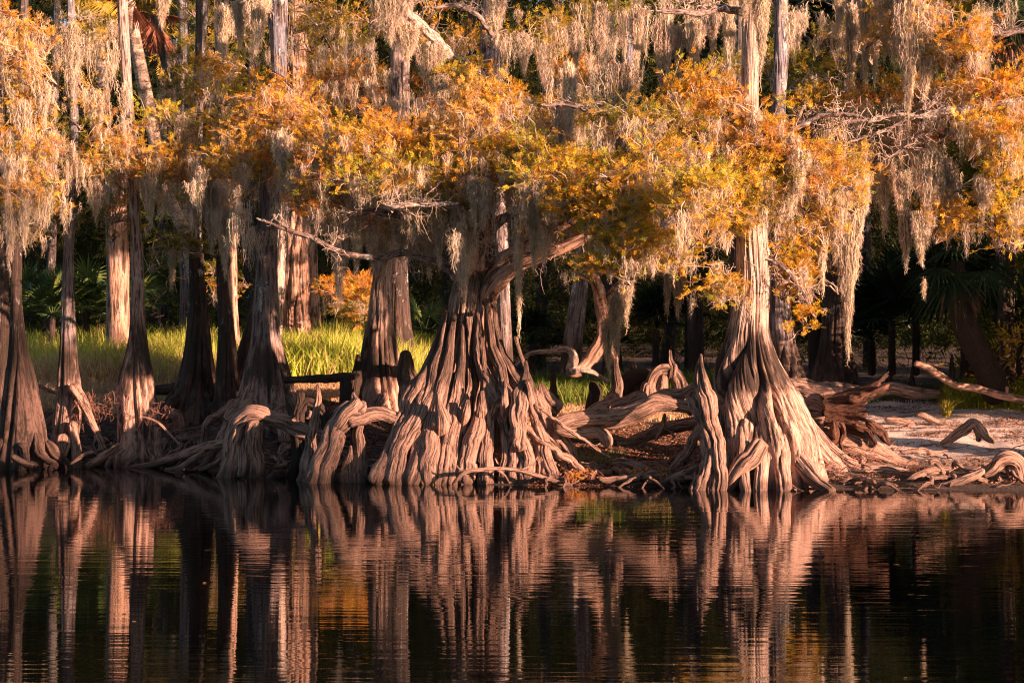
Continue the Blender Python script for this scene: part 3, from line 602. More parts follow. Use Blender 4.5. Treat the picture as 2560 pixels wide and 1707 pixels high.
woody('log', 'thick sunlit root log lying just behind the twisting gnarled log', 'log', 36.9,
  [[(1440, 1058, 14), (1495, 1030, 20), (1545, 1012, 20), (1590, 998, 20), (1618, 985, 16)]], 'wood', None, **L)
woody('log', 'short sunlit root ending in a knuckle under the twisting log', 'log', 36,
  [[(1400, 1075, 14), (1450, 1084, 17), (1490, 1084, 18), (1512, 1098, 15), (1520, 1120, 10)]], 'wood', None, **L)
woody('log', 'half-buried pale log lying in the hollow behind the spiked knee', 'log', 37.2,
  [[(1560, 1110, 12), (1620, 1088, 15), (1680, 1068, 16), (1740, 1062, 16), (1790, 1075, 14)]], 'wood', None, **L)
woody('log', 'dark sawn log lying level across the knees in front of the green grass', 'log', 40,
  [[(705, 952, 9), (760, 948, 9), (820, 944, 10), (880, 940, 8), (900, 938, 5)]], 'dark', None, **L)
woody('log', 'dark log half hidden in shade behind the third trunk from the left', 'log', 44,
  [[(380, 975, 11), (430, 970, 12), (475, 965, 11)]], 'dark', None, **L)
woody('log', 'long pale fallen trunk lying across the back of the sandbar', 'log', 44.5,
  [[(1960, 958, 14), (2020, 972, 22), (2090, 982, 22), (2150, 980, 19), (2210, 976, 17), (2280, 978, 15), (2352, 984, 8)]], 'pale', None, **dict(L, a=.06))
woody('fallen_branch', 'rough brown branch slanting down onto the sand at the far right', 'branch', 43,
  [[(2285, 907, 7), (2320, 920, 9), (2350, 940, 9), (2392, 963, 9), (2450, 972, 9), (2500, 988, 9), (2575, 1003, 8)], [(2300, 910, 3), (2330, 912, 2.5), (2362, 916, 1.5)], [(2518, 985, 5), (2518, 965, 4)]], 'red', None, 'twig', main='stem', nth=32, lump=.2)
h = woody('hollow_log', 'hollow fallen log with a dark jagged torn end beside the big pale cypress', 'log', (37.8, 36.9),
  [[(1975, 1015, 34), (2020, 1018, 37), (2060, 1022, 38), (2085, 1026, 36)]], 'wood', None, **dict(L, a=.05))
o_ = h; e = thing('hollow_log', o_.location, o_['label'], 'log')
o_.name = 'bole'; o_.location = (0, 0, 0); o_.parent = e
for k in ('label', 'category'): del o_[k]
hc = P(2095, 1030, 36.9)
mb = MB()                                             # the torn shell: outside and inside skins with a ragged lip
nt_, ns_ = 150, 26
TH, SS = np.meshgrid(np.linspace(0, 2*np.pi, nt_+1), np.linspace(0, 1, ns_)); ct, st = np.cos(TH), np.sin(TH)
Lx = .16+.50*np.clip(vn(ct*2.2, st*2.2, 3.3)+.35, 0, 1)+.34*np.abs(vn(ct*9, st*9, 1.1))+.12*vn(ct*22, st*22)
Lx = np.clip(Lx, .06, 1.0); pts2 = []
for inn in (0, 1):
    Rr = .30*(1+.7*(SS*Lx/.6)**1.4)*(1-.13*inn)*(1+.10*fbm(ct*3, st*3, SS*Lx*5+inn)+.05*vn(ct*14, st*14, SS*2))
    dx = -.25*(1-inn)*0-.28+SS*(Lx+.28)*.97
    X = np.stack([hc[0]+dx+.05*fbm(ct*4+9, st*4, SS*3), hc[1]-.10*SS+Rr*ct, hc[2]+Rr*st-.10*SS*Lx*(st < 0)], -1); X[:, -1] = X[:, 0]; pts2.append(X)
b = np.arange(ns_-1)[:, None]*(nt_+1)+np.arange(nt_)[None]; Q = np.stack([b, b+1, b+nt_+2, b+nt_+1], -1).reshape(-1, 4); off = ns_*(nt_+1)
lip = np.arange(nt_)+(ns_-1)*(nt_+1)
mb.add(np.concatenate([p_.reshape(-1, 3) for p_ in pts2]), np.concatenate([Q, Q[:, ::-1]+off, np.stack([lip, lip+1, lip+1+off, lip+off], -1)]), uv=np.tile(np.stack([TH*.3, SS*.8], -1).reshape(-1, 2), (2, 1)))
mb.build('torn_shell', M['rot'], e)
mb = MB(); tube(mb, [hc+[-.3, 0, 0], hc+[-.25, 0, 0]], [.25, .25], nth=20, step=.02); mb.build('hollow_shade_plug', M['near_black'], e)  # near-black plug paints the shaded depth inside the hollow
for p in ([(2078, 1055, 12), (2084, 1090, 11), (2080, 1120, 8), (2094, 1150, 7), (2096, 1168, 2)], [(2098, 1055, 8), (2106, 1085, 8), (2102, 1110, 5), (2108, 1138, 2)], [(2160, 1050, 8), (2195, 1072, 12), (2216, 1098, 8), (2226, 1108, 5), (2240, 1100, 2)], [(2112, 1000, 10), (2150, 992, 9), (2182, 985, 6), (2190, 976, 2)], [(2130, 1062, 8), (2160, 1070, 8), (2185, 1095, 6), (2192, 1112, 2)]):
    mb = MB(); rt(mb, p, 36.5, seed=p[0][0] % 17, nth=40, lump=.8, a=.4, fib=.2, wob=.8); mb.build('shard', M['rot'], e)
woody('root_slab', 'broad orange slab of root sloping down the bank below the hollow log', 'root', 36.9,
  [[(2030, 1090, 22), (2090, 1092, 34), (2150, 1112, 32), (2210, 1140, 20), (2265, 1156, 10), (2295, 1160, 4)]], 'wood', None, **dict(L, nth=90))
GD = 'pieces of driftwood scattered on the bank'
woody('driftwood', 'tent-shaped wedge of driftwood casting a shadow on the white sand', 'driftwood', 38.5,
  [[(2350, 1113, 4), (2385, 1090, 10), (2415, 1068, 14), (2433, 1058, 12), (2452, 1078, 14), (2470, 1095, 10), (2490, 1106, 5)], [(2440, 1062, 10), (2445, 1085, 8), (2448, 1105, 5)], [(2415, 1075, 6), (2412, 1090, 4)]], 'wood', GD, 'prong', nth=50, lump=.6, a=.4, fib=.2, step=.02)
woody('driftwood', 'clawed root stump at the waterline in the right corner', 'driftwood', 34.9,
  [[(2455, 1190, 8), (2480, 1175, 14), (2500, 1152, 17), (2530, 1150, 18), (2550, 1170, 16), (2558, 1210, 10)], [(2525, 1160, 12), (2535, 1190, 9), (2545, 1215, 7)], [(2500, 1160, 12), (2492, 1180, 8), (2500, 1205, 5)], [(2550, 1165, 14), (2585, 1160, 12), (2610, 1190, 10)]], 'wood', GD, 'prong', nth=60, lump=.6, a=.4, fib=.2, step=.02)
woody('driftwood', 'smooth pale split stick slanting up from the water near the right corner', 'driftwood', 34.7,
  [[(2350, 1218, 9), (2390, 1205, 11), (2430, 1192, 11), (2462, 1174, 7)], [(2440, 1195, 6), (2470, 1203, 6)]], 'pale', GD, 'prong', nth=28)
woody('driftwood', 'bent dark root loop standing over pale sticks at the waterline', 'driftwood', 35.2,
  [[(2320, 1160, 8), (2335, 1153, 7), (2350, 1168, 7), (2362, 1188, 5)], [(2262, 1208, 5), (2290, 1190, 9), (2330, 1175, 9), (2380, 1170, 5)], [(2310, 1185, 9), (2340, 1190, 9), (2350, 1212, 6)], [(2325, 1195, 5), (2325, 1220, 4)]], 'wood', GD, 'prong', nth=28, lump=.3)
woody('driftwood', 'small dark branch lying on the sand right of the torn log', 'driftwood', 41.5,
  [[(2210, 1048, 6), (2245, 1052, 7), (2275, 1057, 6), (2284, 1052, 4)], [(2262, 1075, 5), (2275, 1060, 6), (2288, 1052, 4)]], 'wood', GD, 'prong', nth=24)
woody('driftwood', 'humped dark root crossing the white sand', 'driftwood', 41.8,
  [[(2290, 1038, 3), (2308, 1037, 8), (2328, 1048, 8), (2350, 1056, 6), (2370, 1055, 7)]], 'wood', GD, nth=24)
woody('driftwood', 'short pale chip beside the long root on the wet sand', 'driftwood', 36,
  [[(2222, 1200, 5), (2236, 1194, 7), (2248, 1187, 4)]], 'pale', GD, nth=20)
woody('driftwood', 'thin bare branch bending over the water in front of the central roots', 'branch', 35.3,
  [[(1130, 1213, 4), (1165, 1180, 5), (1230, 1172, 5), (1290, 1175, 5), (1350, 1190, 6), (1400, 1207, 6), (1432, 1213, 4)], [(1240, 1172, 4), (1262, 1188, 3), (1275, 1210, 2)], [(1180, 1178, 3), (1150, 1172, 2), (1140, 1160, 1.5)], [(1300, 1176, 3), (1330, 1160, 2), (1345, 1140, 1.5)]], 'wood', None, 'twig', main='stem', nth=16, lump=.2)
GR = 'surface roots and sticks running down the shaded left bank'
for lb, p, d in [('long low root running along the shaded bank towards the arched knee', [(300, 1172, 5), (370, 1163, 8), (440, 1142, 11), (510, 1120, 12), (565, 1108, 12), (620, 1098, 8)], (40.6, 39.3)),
   ('straight bare stick slanting from the mud below the large grey cypress', [(410, 1176, 6), (450, 1172, 9), (480, 1150, 8), (512, 1128, 5)], (39.8, 39.5)),
   ('short stick beside the arched knee, lower of the slanting pair', [(495, 1176, 4), (525, 1165, 6), (552, 1145, 5)], (38.9, 38.8)),
   ('forked twig rising beside the foot of the third trunk', [(175, 1160, 3), (205, 1140, 5), (236, 1128, 4)], 39.8),
   ('curved root below the split-footed slender cypress', [(215, 1168, 7), (245, 1150, 9), (275, 1128, 8), (300, 1108, 6)], 40.2),
   ('pale bent log at the foot of the deeply fluted trunk near the left edge', [(28, 1137, 7), (45, 1150, 9), (65, 1157, 8), (86, 1160, 6)], 39.4),
   ('thin branch slanting down right of the sunlit third trunk', [(352, 1041, 2), (390, 1052, 3), (420, 1080, 3), (450, 1113, 3)], 40),
   ('bleached short stump beside the slender left cypress', [(108, 1060, 5), (125, 1050, 9), (140, 1038, 8)], 41.5),
   ('dark stick resting against the left trunk at the edge of the dry grass', [(88, 960, 4), (115, 973, 5), (150, 985, 4)], 43),
   ('drooping root hanging in the hollow behind the third trunk', [(420, 1040, 9), (440, 1032, 9), (452, 1050, 7), (455, 1075, 5)], 41.8)]:
    woody('root_stick', lb, 'root', d, [p], 'wood', GR, nth=24, lump=.25, step=.03)
rs = np.random.default_rng(5)
for lb, p, d in [('root running down from the central giant into the hollow', [(1300, 1060, 6), (1370, 1108, 10), (1430, 1158, 10), (1480, 1178, 7), (1530, 1180, 4)], 35.9),
   ('thin straight stick slanting under the twisting log', [(1335, 1008, 3), (1400, 1058, 4), (1500, 1128, 4), (1528, 1142, 2)], 35.7),
   ('bleached root lying flat near the water in the hollow', [(1495, 1198, 5), (1540, 1200, 7), (1590, 1190, 6), (1608, 1184, 3)], 35.3),
   ('rounded root crossing the middle of the hollow', [(1530, 1152, 5), (1570, 1155, 9), (1610, 1165, 8), (1630, 1172, 4)], 35.9),
   ('star-shaped bleached root end hanging under the log end', [(1662, 1032, 4), (1660, 1060, 6), (1648, 1085, 5), (1636, 1102, 3)], 36),
   ('right prong of the star-shaped bleached root', [(1660, 1055, 4), (1672, 1075, 4), (1688, 1096, 2)], 36),
   ('bent root climbing from the hollow to the spiked knee', [(1672, 1178, 4), (1700, 1150, 9), (1728, 1120, 11), (1745, 1080, 11), (1758, 1050, 8)], 35.6),
   ('forked root low beside the spiked knee', [(1640, 1210, 5), (1680, 1195, 7), (1720, 1180, 8), (1750, 1160, 6)], 35.1),
   ('arched root in the shade at the back of the hollow', [(1390, 1075, 6), (1420, 1100, 9), (1432, 1130, 9), (1438, 1150, 6)], 36.2),
   ('sunlit splintered root end beside the torn hollow log', [(2050, 1130, 16), (2090, 1150, 12), (2140, 1162, 9), (2180, 1165, 4)], 36.4),
   ('flat shard of root on the wet sand right of the torn log', [(2250, 1130, 4), (2300, 1128, 7), (2340, 1130, 5), (2370, 1127, 2)], 37.2)]:
    woody('root', lb, 'root', d, [p], 'wood', 'single roots lying in the hollow and by the torn log', nth=50, lump=.45, step=.02, fib=.09, a=.35, wob=.9)
GB = 'tangled shore roots reaching from the bank to the water'
for i in range(120):
    x = rs.choice([rs.uniform(-10.2, -2), rs.uniform(.6, 4), rs.uniform(2.5, 9)], p=[.5, .3, .2]); y0 = shore(x)+rs.uniform(.25, 2.2); sd = rs.normal()*.6; L0 = rs.uniform(.5, 1.5); q = []
    for j in range(7):
        f = j/6; xx = x+sd*f+.07*rs.normal(); yy = y0-L0*f*.9+.05*rs.normal(); q.append((xx, yy, max(float(land(xx, yy)), -.12)+(.05+.16*rs.random())*math.sin(f*3.1)+.01))
    r0 = rs.uniform(.018, .055); mb = MB(); tube(mb, q, r0*np.array([.5, 1, 1, .85, .7, .5, .25]), nth=26, step=.025, fn=4, fa=np.full(7, .3), lump=.5, wob=1., fib=.15, seed=i)
    e_ = mb.build('shore_root', M['knee' if i % 3 else 'wood'], None, origin=np.array(q[0])); tag(e_, 'gnarled thin root creeping down the bank into the water', 'root', GB)
GS = 'thin bleached sticks lying among the roots on the bank'
for i in range(190):
    x = rs.uniform(-10.3, 9.3); s = rs.uniform(.02, 4.5 if x > 1 else 2.6)*(.45 if i % 2 else 1)
    y = shore(x)+s; an = rs.normal()*.7; Ln = rs.uniform(.15, .75)
    q = []
    for j in range(5):
        f = j/4-.5; xx = x+math.cos(an)*Ln*2*f; yy = y+math.sin(an)*Ln*2*f+.05*rs.normal()
        q.append((xx, yy, float(land(xx, yy))+.015+.05*rs.random()*(j % 2)+(.3*f if i % 3 == 0 else 0)))
    mb = MB(); tube(mb, q, np.linspace(1, .3, 5)*rs.uniform(.008, .026)*(1.6 if i % 7 == 0 else 1), nth=12, step=.03, lump=.5, wob=1.2, seed=i)
    tag(mb.build('stick', M['wood'], None, origin=np.array(q[0])), 'thin bleached stick lying among the roots and litter on the bank', 'stick', GS)
# ------------------------------------------------------------------ crowns
def cluster(key, cx, cy, rx, ry, d, n, pal, mossy=.5, dr=None, size=.155, per=74, cr=(.28, .55), ml=(.25, .7), limb=None):
    """n leafy clumps spread through an ellipsoid; leaves, twigs and moss go with their tree"""
    n = int(n*(.85 if size > .3 else .74)+.5); t = TREES[key]; dr = dr or min(rx, ry)*d/F*.9
    for i in range(n):
        while True:
            u = rng.uniform(-1, 1, 3)
            if (u*u).sum() < 1: break
        c = P(cx+u[0]*rx, cy+u[1]*ry, d)+np.array([0, u[2]*dr, 0])
        r = rng.uniform(*cr)
        pl = pal[rng.integers(len(pal))]
        src = c+np.array([rng.normal()*.3, .2+.1*rng.normal(), -.2+.15*rng.normal()])
        big = size > .3
        nt_ = int((6 if big else 8)*(r/(.7 if big else .4))**1.2)+1
        for k in range(nt_):
            a = rng.normal(size=3); a[2] = a[2]*.45+.12; a /= np.linalg.norm(a)
            tip = c+a*r*rng.uniform(.45, 1.5)
            if not big or k < 2: p = twig(t['tw'], src, tip, .011, .003, 0, tint=(.66, .54, .47) if rng.random() < .65 else (.28, .2, .16))
            else: p = src+(tip-src)*np.linspace(0, 1, 7)[:, None]
            pl2 = pl if rng.random() < .75 else pal[rng.integers(len(pal))]
            feather(t['mb'], p, int(per*.14*rng.uniform(.7, 1.3)), size, pl2)
        if not big: sprays(t['mb'], c, r, int(per*.25*(r/.32)**1.6), size*.9, pl)
        if rng.random() < min(1, mossy*1.15+.12):
            for k in range(rng.integers(1, 4)):
                o = c+np.array([rng.normal()*r*.6, rng.normal()*r*.5-.05, -r*.25*rng.random()])
                L_ = rng.uniform(*ml)*rng.uniform(.45, 1.15)
                moss(FUZZ[key] if key in FUZZ else FUZZ.setdefault(key, MB()), o, .1+.22*L_, L_, int(7+16*L_), K=8, w=.0048)
FUZZ = {}
C_ = cluster
# left-hand crowns
C_('T1', 40, 190, 110, 170, 39.5, 32, 'PRO', .6, ml=(.3, 1.0)); C_('T1', 60, 420, 95, 130, 39.5, 28, 'OPRY', .6, ml=(.3, .9)); C_('T1', 30, 560, 60, 70, 40, 8, 'BY', .5)
C_('T2', 190, 170, 80, 110, 41, 8, 'BPG', 1, ml=(.5, 1.4)); C_('T2', 160, 330, 70, 60, 40.5, 5, 'BG', .9, ml=(.4, 1)); C_('T2', 130, 530, 90, 60, 42, 9, 'BG', .5); C_('T2', 200, 60, 90, 60, 43, 8, 'BG', .7)
C_('T3', 330, 390, 110, 60, 40.5, 20, 'OPRY', .7); C_('T3', 430, 430, 110, 55, 40.5, 16, 'PRO', 1, ml=(.4, 1)); C_('T3', 260, 420, 80, 50, 41, 8, 'BY', .6); C_('T3', 430, 330, 70, 60, 41, 10, 'YOP', .8)
C_('T3', 300, 560, 60, 40, 42, 6, 'BR', .5); C_('T4', 520, 420, 70, 60, 41, 14, 'PO', 1, ml=(.5, 1.3)); C_('T4', 440, 600, 90, 45, 43, 10, 'BG', .4)
C_('T4', 555, 190, 80, 50, 41.5, 14, 'YOO', .5); C_('T4', 460, 240, 70, 60, 42.5, 8, 'BYG', .8); C_('T5', 580, 290, 80, 70, 41, 16, 'OYOP', .7); C_('T5', 560, 480, 60, 70, 42, 8, 'BP', .9, ml=(.5, 1.2))
# grey cypress and behind
C_('T6', 660, 300, 100, 70, 39.5, 20, 'OORP', .6); C_('T6', 740, 250, 70, 70, 40, 12, 'OOR', .5); C_('T6', 620, 400, 110, 60, 39.5, 18, 'POR', .9); C_('T6', 780, 330, 90, 60, 39, 16, 'OORP', .5)
C_('T6', 780, 430, 110, 50, 38.5, 16, 'BPOR', .7); C_('T6', 900, 200, 120, 40, 44, 12, 'BRR', .5, dr=1.2)
C_('T8', 850, 80, 130, 85, 45, 30, 'YBOB', .4, dr=1.5); C_('T8', 860, 190, 110, 60, 46, 18, 'BRO', .6, dr=1.5); C_('T8', 880, 270, 60, 40, 44, 6, 'OR', .2); C_('T8', 1090, 230, 55, 55, 43.5, 10, 'ORR', .4)
C_('T7', 880, 750, 70, 70, 50, 24, 'RB', .1, dr=1.2, size=.2); C_('T7', 560, 700, 40, 60, 52, 6, 'BR', .2)
# the giant's crown
C_('T9', 900, 370, 130, 70, 37, 34, 'OYPOR', .5); C_('T9', 1085, 360, 115, 60, 37, 30, 'OPPO', .5); C_('T9', 1000, 440, 170, 55, 36.3, 30, 'OYPB', .5); C_('T9', 1200, 300, 130, 90, 37, 44, 'PPOO', .7)
C_('T9', 1160, 180, 60, 40, 39, 8, 'OYO', .3); C_('T9', 1250, 420, 150, 80, 36.3, 44, 'OOPOY', .5); C_('T9', 1130, 520, 140, 50, 36.5, 18, 'BPB', 1, ml=(.3, .8)); C_('T9', 1340, 380, 70, 70, 35.6, 14, 'OY', .4)
C_('T9', 1440, 450, 130, 60, 34.8, 34, 'YYOO', .3); C_('T9', 1500, 530, 150, 60, 34.6, 36, 'YOOY', .3); C_('T9', 1600, 480, 120, 70, 34.4, 28, 'YOO', .4); C_('T9', 1560, 610, 90, 50, 34.4, 22, 'YOY', .3)
C_('T9', 1650, 600, 100, 50, 34.2, 18, 'OYO', .5); C_('T9', 1390, 545, 80, 30, 37, 8, 'BP', .4); C_('T9', 1500, 650, 50, 30, 34.6, 8, 'OY', .2); C_('T9', 820, 500, 130, 35, 37, 12, 'BR', 1, ml=(.5, 1.1))
C_('T9', 960, 560, 150, 40, 38, 8, 'B', 1, ml=(.5, 1.2)); C_('T9', 1740, 540, 70, 50, 33.3, 12, 'OY', .5)
# between
C_('T10', 1330, 90, 80, 60, 42, 12, 'YGB', .8, ml=(.5, 1.2)); C_('T10', 1480, 50, 120, 60, 43, 12, 'YGB', .6, ml=(.5, 1.2)); C_('T10', 1100, 90, 90, 80, 45, 16, 'OBR', .5, dr=1.5); C_('T10', 1400, 200, 90, 70, 43, 10, 'BRO', .6, ml=(.6, 1.4))
C_('T10', 1380, 300, 80, 60, 43, 12, 'ROB', .4); C_('T10', 1490, 300, 80, 50, 42, 10, 'BY', .8)
C_('T12', 1760, 250, 80, 60, 35.5, 20, 'OOR', .3); C_('T12', 1735, 200, 30, 30, 35.5, 5, 'OY', 0); C_('T12', 1620, 300, 130, 34, 35, 16, 'BYB', .7); C_('T12', 1680, 400, 90, 50, 34.4, 14, 'YOB', .4); C_('T12', 1790, 380, 80, 60, 35.5, 14, 'OPB', .7)
C_('T12', 1900, 345, 110, 50, 35.3, 26, 'OOPR', .5); C_('T12', 1960, 420, 150, 70, 35.2, 38, 'OYROP', .5); C_('T12', 1860, 480, 90, 60, 35.1, 24, 'OYOB', .4); C_('T12', 2070, 440, 90, 60, 35.3, 20, 'OORY', .5)
C_('T12', 1965, 530, 90, 40, 35.8, 14, 'OOY', .3); C_('T12', 1850, 560, 50, 20, 35.2, 5, 'OY', .1); C_('T12', 1990, 640, 42, 45, 36.1, 14, 'OOY', .3); C_('T12', 2005, 715, 42, 55, 36.1, 15, 'OOY', .05, cr=(.18, .3)); C_('T12', 2012, 785, 34, 26, 36.1, 7, 'O', 0, cr=(.14, .22)); C_('T12', 1800, 730, 40, 24, 35.0, 5, 'YO', .3)
C_('T12', 1760, 480, 80, 50, 33.3, 14, 'YOY', .4)
# right side: a tree outside the frame leans in
rt_e = thing('cypress_tree', P(2720, 1240, 37), 'crown of a cypress leaning in from beyond the right edge, its limb blotched white', 'tree', GT)
mb = MB(); p, r = pxpath([(2740, 1300, 90), (2730, 1200, 66), (2720, 1000, 40), (2715, 700, 28), (2712, 240, 24), (2710, -300, 18)], 37); p[0][2] = 0
tube(mb, p, r, nth=90, fn=8, fa=[.3, .3, .2, .1, .05, .02], flat=True, seed=77); mb.build('trunk', M['cypress'], rt_e)
TREES['TR'] = dict(e=rt_e, D=36, mb=MB(), tw=MB(), mat='cypress')
part('TR', 'branch', [[(2710, 235, 12), (2560, 252, 9), (2480, 262, 9), (2440, 270, 8), (2390, 277, 10), (2330, 285, 8), (2290, 290, 5), (2240, 286, 4)]], 35.6, 'bleached', nth=28, lump=.4, wob=1.)
part('TR', 'branch', [[(2240, 286, 4), (2180, 300, 5), (2090, 310, 4), (2040, 325, 2.5)], [(2390, 272, 4), (2352, 262, 4), (2318, 258, 4), (2308, 272, 3), (2325, 303, 2.5)], [(2310, 290, 4), (2300, 340, 3.5), (2260, 370, 3), (2220, 395, 2)], [(2290, 290, 4), (2200, 330, 3.5), (2110, 360, 2.5), (2050, 390, 1.5)],
   [(2710, 60, 10), (2600, 70, 8), (2480, 85, 7), (2400, 70, 6), (2360, 45, 5)], [(2700, -40, 14), (2500, -20, 10), (2300, -15, 9), (2150, -20, 7), (2000, -25, 5)]], 35.6, 'limb', nth=28, lump=.35, wob=.9)
C_('TR', 2080, 250, 120, 30, 36.5, 14, 'OOYR', .3); C_('TR', 2300, 250, 150, 30, 36.5, 18, 'OYOR', .4); C_('TR', 2480, 230, 90, 40, 35.6, 18, 'OOR', .4); C_('TR', 2500, 330, 80, 60, 35.4, 20, 'YOOR', .5); C_('TR', 2520, 430, 60, 60, 35.4, 14, 'YOY', .4)
C_('TR', 2430, 100, 80, 50, 35.4, 16, 'OOR', .6); C_('TR', 2280, 60, 110, 55, 36, 11, 'PO', 1, ml=(.4, 1.0)); C_('TR', 2120, 60, 70, 40, 38, 5, 'YB', .6, ml=(.4, .9)); C_('TR', 2540, 560, 40, 70, 35.4, 8, 'YO', .4); C_('TR', 2370, 540, 50, 40, 36, 9, 'OOR', .3)
C_('TR', 2300, 400, 90, 70, 36.5, 10, 'BRP', 1, ml=(.5, 1.3), per=30); C_('TR', 2220, 330, 110, 50, 36.5, 10, 'BP', 1, per=24, ml=(.4, 1))
C_('T13', 2010, 190, 90, 90, 47, 14, 'GGB', .3, dr=1.5, size=.22); C_('T14', 2080, 140, 90, 100, 50, 12, 'GBD', .3, dr=1.5, size=.22); C_('T15', 1560, 420, 120, 60, 46, 10, 'GBY', .5); C_('T16', 1830, 170, 60, 60, 44, 6, 'BG', .6); C_('T14', 2060, 620, 60, 70, 46, 8, 'G', .2)
C_('T19', 600, 90, 90, 60, 48, 10, 'BG', .6, dr=1.5); C_('T18', 470, 120, 90, 110, 52, 14, 'BG', .6, dr=1.5, size=.22); C_('T18', 400, 500, 120, 90, 50, 14, 'BG', .4, dr=1.5, size=.22); C_('T0', 60, 520, 120, 60, 42, 8, 'BG', .4)
# what goes on above the frame
for key, x, d in [('T1', 30, 40), ('T2', 190, 42), ('T3', 340, 42), ('T4', 500, 43), ('T6', 690, 41), ('T8', 930, 44), ('T9', 1200, 40), ('T10', 1300, 46), ('T15', 1500, 48), ('T12', 1800, 37), ('T12', 1980, 36), ('T13', 2050, 47), ('TR', 2300, 39), ('TR', 2600, 38), ('T7', 800, 53), ('T14', 2200, 50), ('T18', 480, 56), ('T18', 300, 52), ('T16', 1700, 47)]:
    C_(key, x, -370, 190, 270, d, 24, 'BOGR', .1, dr=2.2, size=.34, per=34, cr=(.5, .9), ml=(.3, .6))
